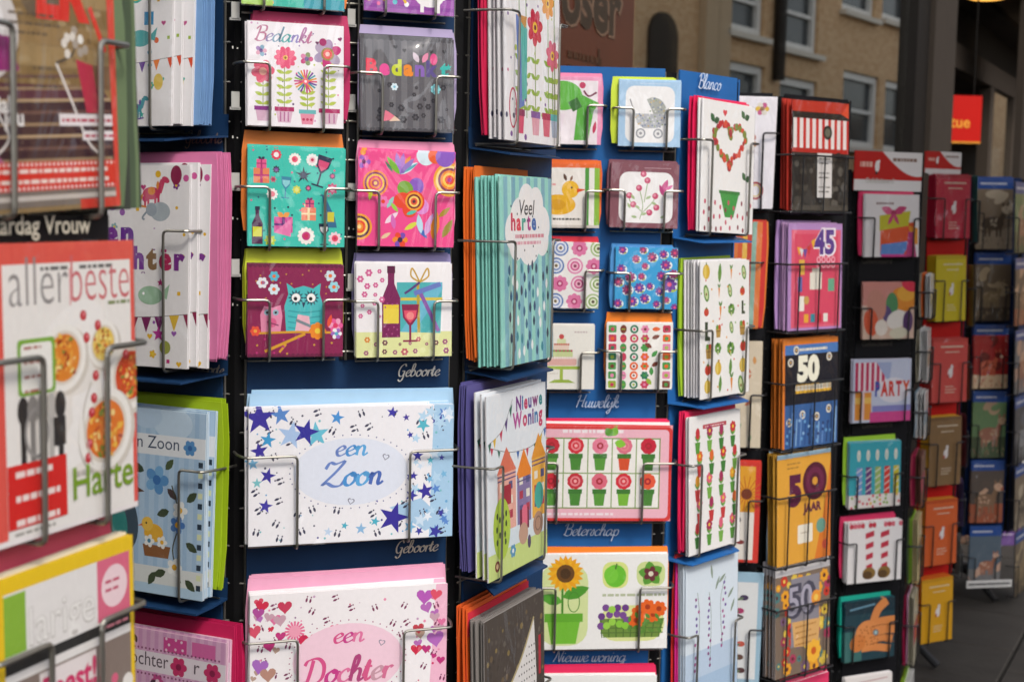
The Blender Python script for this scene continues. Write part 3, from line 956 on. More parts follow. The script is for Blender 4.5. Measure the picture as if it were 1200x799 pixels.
    return s0, s1, z0, z1

COLNAME = {'#b8215b': 'crimson', '#c72a5e': 'deep pink', '#a99bc0': 'lilac', '#e07a2c': 'orange', '#e68fb3': 'pink', '#c3cf2a': 'lime', '#8f86b6': 'lavender',
           '#a8cdea': 'pale blue', '#eaa6c4': 'rose', '#7fa8da': 'blue', '#e07fae': 'candy pink', '#a6c322': 'lime green', '#c21f55': 'crimson',
           '#d22a55': 'cherry', '#e8702a': 'bright orange', '#5a5590': 'purple', '#e2622a': 'orange', '#f08bb0': 'pink', '#c8dc3a': 'lime', '#e46a2a': 'orange',
           '#7a4652': 'maroon', '#d93245': 'red', '#4a90cf': 'sky blue', '#f08326': 'tangerine', '#e3255a': 'magenta red', '#a3c936': 'apple green',
           '#e0285a': 'raspberry', '#d8308c': 'fuchsia', '#9a3aa0': 'violet', '#e03a35': 'scarlet', '#c4302a': 'red', '#b490c8': 'lilac', '#d97a2a': 'rust orange',
           '#cfc7ae': 'cream', '#9fc0d4': 'grey blue', '#e23a6a': 'pink red', '#16a08a': 'teal', '#9ccb3a': 'light green', '#f2f0ee': 'white',
           '#e9d9a0': 'straw', '#6a7d5a': 'moss green', '#8d5a4a': 'brown', '#e8384a': 'coral red', '#e7a7b4': 'dusty pink', '#f2c21c': 'yellow', '#d8546c': 'rosy red',
           '#c08aa8': 'mauve', '#4a5a44': 'dark green', '#3a3f38': 'near-black', '#4f9fa0': 'sea green'}

def strip(rack, F, x0, x1, y0, y1, mat, d=.0015, name='rail_strip'):
    a0, a1, c0, c1 = F.rect(x0, x1, y0, y1, d)
    rack.part(name, MB().box(a0, a1, -.0, .0012, c0, c1), mat, F, 0, d + .0012)
    return a0, a1, c0, c1
# ------------------------------------------------------------------ artwork, foremost rack
W_ = '#f3f0f2'
def art_magazine(A):
    h = A.H
    A.rect(0, 0, 100, h, '#8f7650')
    for i in range(9): A.rect(0, h * .42 + i * 9, 100, h * .42 + i * 9 + 8.2, ['#96794e', '#84693f', '#a0855a'][i % 3])
    for p in A.scatter(70, 4, (2, h * .44, 98, h * .98)): A.disc(p[0], p[1], A.r.uniform(1, 4), A.r.choice(['#8a6e46', '#9c8258', '#7a5f3a', '#a89068']), 1.4)
    A.rect(0, h * .2, 100, h * .45, '#3a1c28'); A.poly([(10, h * .45), (96, h * .45), (90, h * .51), (20, h * .51)], '#5a2a3a')
    for i in range(8): A.poly([(12, h * .2 + i * 5), (96, h * .2 + i * 5.4), (96, h * .2 + i * 5.4 + 1.6), (12, h * .2 + i * 5 + 1.2)], ['#9a7f62', '#6a4a44', '#b59a78'][i % 3])
    A.disc(52, h * .86, 16, '#6a5a48', 10); A.rect(78, h * .5, 97, h * .6, '#7a5a3c')
    A.disc(12, h * .72, 22, '#d8d2d0'); A.disc(8, h * .73, 17, '#f0ecec')
    A.poly([(8, h * .70), (28, h * .69), (33, h * .56), (12, h * .55)], '#9a1f78')
    A.curve([(20, h * .55), (16, h * .42), (24, h * .30), (14, h * .22)], 1.2, '#e8e2de')
    A.poly([(72, h * .62), (84, h * .60), (88, h * .40), (78, h * .40)], '#c0304c')
    A.curve([(58, h * .60), (68, h * .44), (78, h * .28), (88, h * .22)], 1.4, '#e8e2de')
    A.curve([(72, h * .72), (70, h * .64), (58, h * .60)], 1.2, '#4a4038')
    for p in A.scatter(9, 3, (64, h * .63, 80, h * .74)): A.disc(p[0], p[1], 2.2, A.r.choice(['#e6ded4', '#b0a498', '#f3efe8']))
    A.poly([(6, h * .30), (20, h * .20), (28, h * .11), (18, h * .12), (6, h * .22)], '#b06a90')
    A.text('ER', 46, h * .79, 22, '#e02a20', .06, .1, maxw=44)
    A.line([(84, h * .84), (94, h * .66)], 3, '#e02a20')
    A.text('pecial', 4, h * .395, 7, '#f2eeec', .03, maxw=32); A.text('oor jou', 4, h * .345, 7, '#f2eeec', .03, maxw=30)
    A.lines(28, h * .78, 62, 3, 4, '#5a4a3a', 1.1); A.lines(42, h * .57, 62, 3, 4, '#5a4a3a', 1.1)
    A.rect(58, h * .345, 100, h * .395, '#eee6e8'); A.rect(74, h * .285, 100, h * .325, '#eee6e8')
    A.lines(60, h * .362, 98, 1, 3, '#c03a5a', 1.4, 0); A.lines(76, h * .298, 98, 1, 3, '#c03a5a', 1.2, 0)
    A.rect(0, h * .085, 100, h * .20, '#dc2a1e')
    for i in range(34): A.disc(1.5 + i * 3, h * .19, .8, '#f2e6e2', n=6); A.disc(1.5 + i * 3, h * .095, .8, '#f2e6e2', n=6)
    A.lines(4, h * .155, 98, 2, 4.5, '#f4d8d0', 1.8, .1)
    A.rect(0, h * .02, 100, h * .085, '#7a706a'); A.rect(14, h * .045, 100, h * .065, '#c8bfb8'); A.rect(70, 0, 100, h * .04, '#d0382c')
    A.rect(97, 0, 100, h, '#e0483c')

def art_allerbeste(A):
    h = A.H
    A.rect(0, 0, 100, h, '#e2574c'); A.rect(0, 0, 100, h * .02, '#f0e8e8')
    A.rect(10, 2, 97, h * .93, '#efeae6')
    for i in range(6): A.disc(A.r.uniform(36, 70), h * (.22 + .09 * i), 24, ['#ece6e0', '#f3efec'][i % 2], 13, A.r.uniform(0, 90))
    A.lines(34, h * .905, 52, 1, 3, '#666', 1.6, 0); A.lines(60, h * .905, 84, 1, 3, '#666', 1.6, 0)
    A.text('aller', 14, h * .79, 21, '#8f8a8a', -.012, maxw=38); A.text('beste', 54, h * .79, 21, '#d06a72', -.012, maxw=42)
    A.rect(53, h * .78, 53.7, h * .91, '#e0808a'); A.lines(80, h * .77, 96, 1, 3, '#7a8a5a', 1.6, 0)
    def dish(x, y, r, c1, c2):
        A.disc(x + 1.5, y - 1.5, r * 1.5, '#d6cec4', r * 1.35, 20); A.disc(x, y, r * 1.4, '#f4f0ea', r * 1.3, 20); A.disc(x, y, r * 1.15, '#dfd5c8', r * 1.05, 20); A.disc(x, y, r, c1, r * .92, 20)
        pal = [c1, c2, '#f0b848', '#c8541c', '#e8a03c', '#a83c14', '#f4d488', '#7a8a34']
        for q in range(70):
            d, t = r * .85 * math.sqrt(A.r.random()), A.r.uniform(0, 6.28)
            A.disc(x + d * math.cos(t), y + d * math.sin(t), r * A.r.uniform(.05, .2), A.r.choice(pal), r * A.r.uniform(.04, .12), A.r.uniform(0, 180), 8)
    dish(48, h * .60, 11, '#e2862a', '#f0a848'); dish(76, h * .63, 8, '#e9c860', '#f3e08a'); dish(96, h * .50, 12, '#d4461e', '#e87038'); dish(76, h * .32, 14, '#e4782a', '#f2b44c')
    for x, y in ((62, .74), (72, .70), (64, .66), (92, .58), (68, .44), (66, .39), (64, .28), (63, .23), (70, .52)):
        A.disc(x, h * y, 2.4, '#c22f3a'); A.disc(x + .5, h * y + .6, 1, '#e88088')
    A.curve([(66, h * .5), (60, h * .38), (66, h * .2)], .7, '#c8c0b8')
    A.rrect(18, h * .49, 42, h * .68, 2, '#7fae3c'); A.rrect(20, h * .50, 40, h * .665, 2, '#f2efe9')
    A.lines(22, h * .645, 36, 4, 6, '#b06a60', 1.2)
    for i, (x, c) in enumerate(((19, '#2d2a2c'), (25, '#8a8684'), (31, '#a09c98'), (37, '#b8b4b0'), (43, '#2d2a2c'))):
        A.rect(x, h * .26, x + 3.4, h * .47, c); A.disc(x + 1.7, h * .44, 3.6, c, 6)
    A.ring(29, h * .36, 7, 1.6, '#9a9694', 10); A.rect(40, h * .3, 48, h * .4, '#2d2a2c')
    A.rect(10, h * .05, 48, h * .265, '#d8231f')
    for i, s in enumerate(('voor de', 'gefeliciteerd', 'geniet van je', 'speciale dag')):
        A.lines(15, h * .22 - i * 10, 45, 1, 3, '#f5e0dc', 2.6, .25)
    A.lines(54, h * .175, 66, 1, 3, '#bdb7b0', 2.2, 0)
    A.text('Harte', 52, h * .095, 14, '#7a9e1e', .012, maxw=44)
    A.lines(14, h * .025, 40, 1, 3, '#9a9690', 1.2, 0)

def art_feest(A):
    h = A.H
    A.rect(0, 0, 100, h, '#f0c81e'); A.rect(8, 0, 97, h - 7, '#ece8e6')
    A.rect(8, h - 34, 22, h - 8, '#8cb83c'); A.rect(72, h - 36, 97, h - 7, '#e06c88')
    A.disc(85, h - 21, 10, '#f5d8de'); A.lines(78, h - 19, 92, 2, 4, '#c85070', 1.4)
    A.text('larige', 24, h - 33, 17, '#c9c4c0', .02, maxw=46); A.text('larige', 24.5, h - 32.7, 17, '#f2efec', -.005, maxw=45)
    A.rect(8, h - 42, 97, h - 37, '#2b2a2a'); A.lines(74, h - 40, 95, 1, 3, '#e890a0', 1.4, 0)
    A.rect(8, 0, 97, h - 46, '#8a7a72')
    A.rect(8, 4, 30, h - 52, '#3d5a30'); A.disc(70, 30, 22, '#e7e2de'); A.rect(30, h - 62, 70, h - 47, '#eee4e4')
    A.text('Feest!', 32, h - 62, 12, '#d8356c', .03, maxw=38)
    for p in A.scatter(40, 6, (8, 2, 97, h - 64)): A.disc(p[0], p[1], A.r.uniform(2, 6), A.r.choice(['#a8c84a', '#e06888', '#efe9e4', '#5a4a44', '#c83a50']))

# ------------------------------------------------------------------ artwork, navy rack, left face
def _nursery(A, cols, box=None, n=46):
    for i, p in enumerate(A.scatter(n, 8, box)):
        x, y = p; c = A.r.choice(cols); k = i % 6
        if k == 0: A.star(x, y, 3.2, c)
        elif k == 1: A.heart(x, y, 2.4, c)
        elif k == 2: A.disc(x, y, 2.6, c)
        elif k == 3: A.disc(x, y, 1.3, c)
        elif k == 4: A.flower(x, y, 3.2, c, '#f0d040', 5)
        else: A.rect(x - 1.4, y - 1.4, x + 1.4, y + 1.4, c)

def _horse(A, x, y, s, c, m):
    A.disc(x, y, 7 * s, c, 4 * s)
    A.poly([(x + 3 * s, y), (x + 7 * s, y + 9 * s), (x + 11 * s, y + 9 * s), (x + 8 * s, y)], c)
    A.disc(x + 11 * s, y + 8.5 * s, 3.2 * s, c, 1.9 * s, -25)
    for dx in (-5, -2.5, 3, 5.5): A.poly([(x + dx * s - s, y), (x + dx * s + s, y), (x + dx * s + .8 * s, y - 8 * s), (x + dx * s - .8 * s, y - 8 * s)], c)
    A.line([(x - 8 * s, y - 8 * s), (x, y - 9.4 * s), (x + 9 * s, y - 8 * s)], 1.2 * s, m)
    A.disc(x, y + 1.5 * s, 3 * s, m, 2.6 * s); A.leaf(x + 5 * s, y + 8 * s, 6 * s, 2.4 * s, -95, m); A.leaf(x - 7 * s, y, 6 * s, 2 * s, -110, m)

def _whale(A, x, y, s, c):
    A.disc(x, y, 9 * s, c, 5.5 * s); A.poly([(x + 6 * s, y), (x + 14 * s, y + 7 * s), (x + 12 * s, y - 2 * s)], c); A.disc(x - 5 * s, y + s, .9 * s, '#ffffff')

def art_baby_top(A):
    h = A.H
    A.rect(0, 0, 100, h, W_)
    _nursery(A, ['#2b9ac0', '#6a4aa0', '#f0b428', '#e0602a', '#3ab0a0', '#c0508a', '#9ab83a'], n=60)
    A.concentric(60, h * .62, 11, ['#3ab4a8', '#f0c83a', '#3ab4a8', W_, W_]); A.ring(60, h * .62, 8, 2, '#e8c040')
    A.text('een', 74, h * .58, 14, '#3a9cc4', .04, cols=['#3a9cc4', '#5a4aa0', '#3ab0a0'])
    A.rect(70, h * .46, 80, h * .52, '#2f8cc0'); _whale(A, 66, h * .40, 1.3, '#4aa6a8')
    A.bunting([(0, h * .33), (35, h * .29), (65, h * .29), (100, h * .31)], 7, ['#6a3a9a', '#f0802a', '#e0502a', '#2f8cc0', '#e8c040'])
    _horse(A, 62, h * .08, 1.0, '#4a9aa8', '#6a4aa0'); A.disc(86, h * .2, 5, '#e8c860', 7)

def art_dochter_left(A):
    h = A.H
    A.rect(0, 0, 100, h, W_)
    _nursery(A, ['#7a2f86', '#c0307a', '#e8b828', '#9a5ab0', '#d0589a', '#8ab0b8'], n=64)
    for y0 in (.60, .485): A.rect(2, h * (y0 - .015), 92, h * (y0 + .085), W_)
    A.text('Een', 8, h * .605, 17, '#6a2a86', .06, cols=['#7a1f6a', '#7a2f9a', '#6a2a96'])
    A.text('Dochter', 4, h * .49, 15, '#8a2a6a', .06, cols=['#6a2a8a', '#a03a6a', '#8a2a7a', '#7a3a9a', '#8a6a4a', '#b02a5a', '#7a2f8a'])
    _horse(A, 66, h * .86, 1.15, '#c83a62', '#e08a3a'); A.disc(88, h * .95, 5, '#8a1f4a', 7); A.concentric(30, h * .82, 7, ['#b06ac0', '#e0a0c8', '#7a3a9a'])
    A.disc(74, h * .77, 9, '#a9b3bb', 7); A.disc(66, h * .78, 5, '#8f9aa6', 5); A.curve([(62, h * .77), (58, h * .74), (60, h * .73)], 1.6, '#8f9aa6')
    _whale(A, 66, h * .355, 1.25, '#9cc0a2'); A.bunting([(8, h * .28), (40, h * .245), (70, h * .25), (100, h * .27)], 9, ['#7a1f5a', '#7a1f6a', '#e0b840', '#8a1f4a'])
    _horse(A, 36, h * .08, 1.1, '#b02a52', '#7a2f86'); A.disc(44, h * .2, 4.5, '#6a5a3a', 6); A.star(74, h * .165, 6, '#c03a9a'); A.disc(80, h * .1, 5, '#9aa04a', 5)

def art_zoon_left(A):
    h = A.H
    A.rect(0, 0, 100, h, '#b4cfe8')
    for i in range(12): A.rect(i * 9, 0, i * 9 + 4, h, '#a6c4e2')
    A.rect(0, 0, 100, h * .055, '#b8d4ea'); A.rect(0, h * .055, 100, h * .15, '#dfe3e2')
    A.disc(70, h * .93, 18, '#c6dcf0', 12); A.disc(46, h * .96, 14, '#bcd4ec', 9)
    A.rect(0, h * .755, 100, h * .865, '#e9edf2'); A.text('een Zoon', 24, h * .79, 9.5, '#3c4a66', .0, maxw=52)
    A.flower(86, h * .81, 6, '#5a92c8', '#3a6aa8', 6)
    for i in range(13): A.rect(94, h * .05 + i * h * .055, 98, h * .05 + i * h * .055 + h * .03, ['#2b3a4a', '#dfe6b8'][i % 2])
    A.flower(56, h * .62, 11, ['#5a92c8', '#78acd8'], '#3a70b0', 5); A.leaf(44, h * .66, 13, 7, 160, '#3a4a3a'); A.leaf(64, h * .68, 11, 6, 50, '#4a5a3a'); A.leaf(66, h * .58, 12, 6, -40, '#4a3a3a')
    A.curve([(70, h * .60), (78, h * .42), (72, h * .25), (80, h * .08)], 1.1, '#4a4a3a')
    for x, y, c in ((78, .47, '#eef0ee'), (76, .39, '#4a78b8'), (74, .16, '#eef0ee')): A.flower(x, h * y, 7, c, '#e8b030', 5)
    for x, y, a in ((84, .52, 40), (68, .46, 200), (84, .30, -30), (66, .13, 200), (56, .12, 240), (84, .10, -40)): A.leaf(x, h * y, 12, 6.5, a, '#3d4a33')
    A.disc(54, h * .33, 9, '#e8b23a', 7); A.disc(48, h * .375, 5.5, '#ecc050'); A.poly([(43, h * .375), (39, h * .36), (44, h * .362)], '#d8701c'); A.disc(47, h * .38, .9, '#222')
    A.poly([(46, h * .20), (68, h * .20), (70, h * .265), (44, h * .265)], '#8a5a34'); A.flower(50, h * .285, 5, '#eef0ee', '#4a88a8', 5); A.flower(62, h * .285, 5, '#eef0ee', '#e8b030', 5)
    A.disc(24, h * .38, 15, '#3d4f5e', 24, 12); A.disc(20, h * .36, 9, '#3a8a86', 17, 12); A.disc(30, h * .55, 8, '#443a6a'); A.disc(32, h * .56, 3, '#f0f0ee'); A.disc(32, h * .56, 1.4, '#111'); A.poly([(38, h * .57), (45, h * .55), (38, h * .54)], '#5a3a2a')
    A.line([(22, h * .26), (20, h * .15)], 1.2, '#5a4a3a'); A.line([(28, h * .26), (29, h * .15)], 1.2, '#5a4a3a')

def art_dochter_pink(A):
    h = A.H
    A.rect(0, 0, 100, h, '#dfb0cf')
    for i in range(16): A.rect(i * 6.4, 0, i * 6.4 + 3, h, '#d39cc4')
    for i, y in enumerate((.06, .30, .52, .66, .90)):
        A.rect(52, h * y, 70, h * (y + .075), '#cf4a92'); A.rect(74, h * y, 92, h * (y + .075), '#d86aa6')
        for p in A.scatter(7, 4, (53, h * y + 1, 69, h * (y + .07))): A.disc(p[0], p[1], 1, '#f0d0e0', n=6)
    A.rect(8, h * .78, 100, h * .885, '#eadfe8'); A.text('Dochter', 18, h * .81, 9, '#5a4a56', 0, maxw=38)
    A.flower(64, h * .83, 6.5, '#c8356a', '#8a1f4a'); A.flower(90, h * .83, 6.5, '#c8356a', '#8a1f4a'); A.text('r', 76, h * .81, 9, '#5a4a56')
    for p in A.scatter(12, 10, (8, 4, 50, h * .74)): A.flower(p[0], p[1], 5, '#c04a86', '#f0d8e4')
    for p in A.scatter(12, 10, (8, 4, 50, h * .97)): A.leaf(p[0], p[1], 6, 3.4, A.r.uniform(0, 360), '#4a3040')
    for i in range(30): A.disc(8 + 3 * i, h * .765, .8, '#8a4a70', n=6); A.disc(8 + 3 * i, h * .90, .8, '#8a4a70', n=6)

# ------------------------------------------------------------------ artwork, navy rack, front face
def art_top_teal(A):
    h = A.H
    A.rect(0, 0, 100, h, '#38b8a4'); A.rect(0, h * .12, 100, h * .2, '#8cc44a')
    for p in A.scatter(20, 12): A.flower(p[0], p[1], 6, A.r.choice(['#f0a028', '#e85a7a', '#f4f0ee', '#3a6ab0']), '#f0d040')
    A.rect(0, 0, 30, h * .14, '#a8d060'); A.rect(60, 0, 100, h * .1, '#2f9cae')

def art_top_purple(A):
    h = A.H
    A.rect(0, 0, 100, h, '#9c4aa8')
    for i in range(6): A.rect(0, 4 + i * 12, 100, 8 + i * 12, '#8a3a9c')
    A.disc(72, h * .18, 16, '#efeaec', 11); A.disc(84, h * .24, 10, '#efeaec'); A.disc(60, h * .22, 9, '#efeaec'); A.rect(62, 2, 66, 12, '#efeaec'); A.rect(80, 2, 84, 12, '#efeaec')
    for p in A.scatter(26, 9, (4, 4, 55, h)): A.disc(p[0], p[1], A.r.uniform(1.5, 3.5), A.r.choice(['#e8c040', '#f3eef2', '#e85a9a', '#58b8c8']))
    A.curve([(10, h * .3), (22, h * .12), (34, h * .26), (46, h * .1)], 3, '#e8b83a')

def art_bedankt_flowers(A):
    h = A.H
    A.rect(0, 0, 100, h, '#f2edf2')
    for p in A.scatter(48, 6): A.disc(p[0], p[1], A.r.uniform(.6, 1.3), A.r.choice(['#7a4a9a', '#e0508a', '#b8c83a', '#5a3a70', '#d8a0c8']), n=7)
    A.rect(4, h * .80, 66, h * .97, '#f2edf2')
    A.script('Bedankt', 7, h * .815, 7.6, '#9a6a9a', w=1.9, maxw=58, cols=['#c07a9a', '#9a8ab8', '#7aa0b8', '#5ab0b0', '#8a7ac0', '#b06aa0', '#c87aa0'])
    def stem(x, y0, y1, n):
        A.line([(x, y0), (x, y1)], .9, '#8a9a4a')
        for i in range(n):
            y = y0 + 4 + i * (y1 - y0 - 12) / max(1, n - 1)
            A.leaf(x, y, 9, 4, 20, '#bccb5a'); A.leaf(x, y, 9, 4, 160, '#b0c24a')
    stem(16, 18, 48, 3); stem(38, 20, 62, 5); stem(62, 18, 42, 3); stem(84, 20, 72, 6)
    A.flower(16, 55, 12, '#e8607e', '#f4b0a0', 6, 10); A.flower(39, 70, 11.5, '#ea5a80', '#f0c060', 10, 0, .3, .22, '#8a5a30')
    for k in range(22):
        a = k * 360 / 22; A.line([(60, 47), (60 + 12 * math.cos(R(a)), 47 + 12 * math.sin(R(a)))], 1.6, ['#e04a72', '#e8a030', '#3aa0a8', '#6a3a9a', '#8ab83a', '#c83a8a'][k % 6])
    A.disc(60, 47, 3.4, '#f06a7a'); A.disc(60, 47, 1.5, '#fff0f0')
    A.flower(83, 76, 15, ['#c8307a', '#a88ab0', '#b8a8c0', '#a898b8', '#c8307a', '#b0a0b8'], '#a08a4a', 6, 25, .36, .46); A.disc(83, 76, 5, '#e85a5a'); A.disc(83, 76, 2.4, '#f8c8c0')
    A.flower(61, 70, 7, ['#c8407e', '#8a9a6a', '#e088b0'], '#6a4a8a', 5); A.flower(14, 76, 6, ['#e0a0b8', '#88b0c8', '#a07ab8'], '#6a4a8a', 5)
    A.heart(96, 92, 2.4, '#8a2a6a', 15); A.heart(72, 87, 2, '#6a2a5a'); A.disc(78, 88, 4, '#a82a6a')
    A.pot(16, 5, 16, 15, '#d8b0c8', '#8a2a86'); A.pot(38, 4, 18, 16, '#dcb8cc', '#b01f62'); A.pot(62, 3, 16, 15, '#e890a8', '#6ab8bc'); A.pot(85, 4, 20, 16, '#d8b8c8', '#b01f62')
    for x in (34, 38, 42, 80, 85, 90): A.rect(x - .7, 5, x + .7, 15, '#b86a9a')
    for x in (58, 62, 66): A.disc(x, 8, 1.5, '#c02a5a')

def art_bedankt_grey(A):
    h = A.H
    A.rect(0, 0, 100, h, '#6d6b70')
    for i in range(9): A.rect(i * 12.4, 0, i * 12.4 + 6, h, '#5b595f')
    for i in range(17): A.disc(i * 6.3, h, 3.8, '#48464c'); A.disc(i * 6.3, 0, 3.4, '#48464c')
    A.text('Bedankt', 6, h * .60, 15, '#fff', .05, maxw=88, cols=['#e63350', '#ea4f9a', '#c8d22c', '#f08c28', '#8a62b8', '#5a4a8a', '#35b8b0'])
    for p in A.scatter(20, 7, (18, h * .1, 94, h * .5)): A.flower(p[0], p[1], A.r.uniform(1.6, 4), '#34323a', '#55535a', 6)
    for p in A.scatter(6, 10, (30, h * .8, 96, h * .95)): A.heart(p[0], p[1], 2.4, '#2c2a30')
    A.leaf(62, h * .74, 12, 6, 120, '#d8c8d4'); A.leaf(66, h * .74, 12, 6, 60, '#e890b0'); A.disc(78, h * .78, 4, '#e04a88', 6); A.star(94, h * .7, 4, '#3ab8b0')
    A.flower(36, h * .47, 4, '#d8e8f0', '#7ac0d8'); A.flower(80, h * .46, 5.5, '#8ad8e0', '#f0f4f4', 7)
    A.poly([(24, h * .10), (40, h * .13), (30, h * .2), (26, h * .22)], '#e87890'); A.poly([(30, h * .1), (42, h * .11), (36, h * .16)], '#e8c8b0')

def art_party_teal(A):
    h = A.H
    A.rect(0, 0, 100, h, '#3cc4b2')
    for p in A.scatter(40, 7): A.disc(p[0], p[1], 1.1, A.r.choice(['#1f6a80', '#22304a', '#e05a8a']), n=7)
    A.gift(6, h * .64, 16, 15, '#e8845a', '#c03a7a'); A.gift(9, h * .79, 10, 9, '#e85a92', '#a82a6a', '#22304a')
    A.gift(27, h * .14, 19, 16, '#d24a9a', '#6a2a7a', '#f0a050'); A.poly([(27, h * .14), (44, h * .1), (46, h * .3)], '#e878b0'); A.gift(55, h * .27, 15, 13, '#ee8a6a', '#f4e0b0'); A.gift(59, h * .40, 9, 8, '#e05a80', '#7a2a6a')
    for x, y, r, pc, cc, n in ((29, .93, 5.5, '#e03a5a', '#f8f0f0', 10), (48, .89, 6.5, '#f2f0ea', '#e84a68', 12), (66, .89, 6.5, '#f3f3f0', '#f0c8d0', 12), (25, .53, 6, '#f3f3f0', '#f08a9a', 10),
                               (60, .11, 9, '#f3efe8', '#c8307a', 12), (90, .09, 7, '#f3d0dc', '#e8506a', 9), (87, .60, 6, '#c83a72', '#f0b0c8', 8), (50, .58, 4.5, '#d8d84a', '#e8e88a', 8), (23, .06, 6, '#c8dc4a', '#e4f0a0', 8),
                               (29, .78, 4, '#22304a', '#7a4a9a', 8), (62, .60, 3.4, '#5a2a5a', '#e86a9a', 8), (26, .68, 3.4, '#d05a7a', '#b03a5a', 6), (87, .73, 3.5, '#5a3a6a', '#d84a80', 8)):
        A.flower(x, h * y, r, pc, cc, n, 0, .28, .5, '#c82a58' if r > 6 else None)
    A.star(57, h * .73, 9, '#1f2a44', 5, .3); A.star(57, h * .73, 6, '#2c3a58', 5, .3, 126)
    A.glass(71, h * .62, 32, -16, '#26304e', '#d84a78'); A.glass(38, h * .49, 22, -4, '#3a8aa8', '#8ad0d8'); A.glass(79, h * .02, 22, 2, '#22304a', '#eef0f0')
    A.bottle(10, h * .02, 11, 38, '#4a1f4a', '#d8d83a', '#22304a'); A.poly([(76, h * .54), (79, h * .53), (90, h * .30), (92, h * .20), (83, h * .20), (80, h * .34)], '#2f6a90'); A.rect(82, h * .26, 89, h * .36, '#d0c83a')

def art_pink_floral(A):
    h = A.H
    A.rect(0, 0, 100, h, '#ee4a8e')
    A.concentric(18, h * .66, 13, ['#f08a28', '#8a2f6a', '#f0c040', '#e8447a', '#f09040', '#b83a6a', '#f4d070']); A.concentric(95, h * .72, 17, ['#f0a838', '#f6d890', '#8a3a5a', '#f08a28', '#f6c850', '#e84a3a', '#b83a8a'])
    A.concentric(2, h * .2, 13, ['#f0a030', '#5a2a4a', '#f6d060', '#e8442a', '#f08a28', '#f6d890'])
    for a, c in ((60, '#e88a2a'), (80, '#b070c8'), (100, '#a878d0'), (128, '#7ab83a'), (35, '#cfe4ec'), (48, '#8a62b8')): A.leaf(43, h * .76, 22, 6.5, a, c)
    A.leaf(47, h * .78, 18, 3, 35, '#4aa0b0'); A.leaf(36, h * .78, 14, 3, 128, '#3a7a5a')
    A.flower(57, h * .52, 20, ['#ea5a8e', '#8a5ac0', '#7aa83a', '#e8442a', '#e8442a', '#e08ad0'], '#f0c040', 6, 15, .44, .3)
    A.concentric(58, h * .48, 11, ['#e8442a', '#f0a030', '#7a2a2a', '#f6d070', '#e85a3a', '#5a2a3a'])
    for x, y, a, c, L in ((30, .4, 60, '#8fd0c8', 14), (28, .24, 40, '#f2d8e6', 18), (38, .18, 100, '#d86ab8', 16), (62, .26, -150, '#d8d84a', 16), (50, .34, 20, '#5ac0a8', 12), (62, .22, -50, '#3a6ab8', 16), (70, .12, 70, '#d8a0d8', 24),
                          (66, .14, 100, '#b8d8ea', 20), (78, .08, 80, '#f08a28', 28), (88, .1, 60, '#9a8a3a', 22), (24, .08, 30, '#e8c8a0', 12), (84, .32, 40, '#a8882a', 16), (12, .48, 80, '#c8d83a', 12), (34, .46, -50, '#9ad04a', 12)):
        A.leaf(x, h * y, L, L * .34, a, c)
    A.flower(44, h * .07, 8, ['#f08a28', '#7a4ab0', '#e8442a'], '#3a1f4a', 6); A.disc(70, h * .97, 10, '#cfe0ea'); A.disc(80, h * .97, 8, '#e85a2a'); A.disc(90, h * .96, 10, '#8a5ac0')
    A.flower(6, h * .88, 7, ['#9a5ac0', '#e86ab0'], '#7a2a6a'); A.disc(5, h * .98, 3, '#f09a3a'); A.flower(26, h * .47, 6, '#f07ab8', '#e8402a')

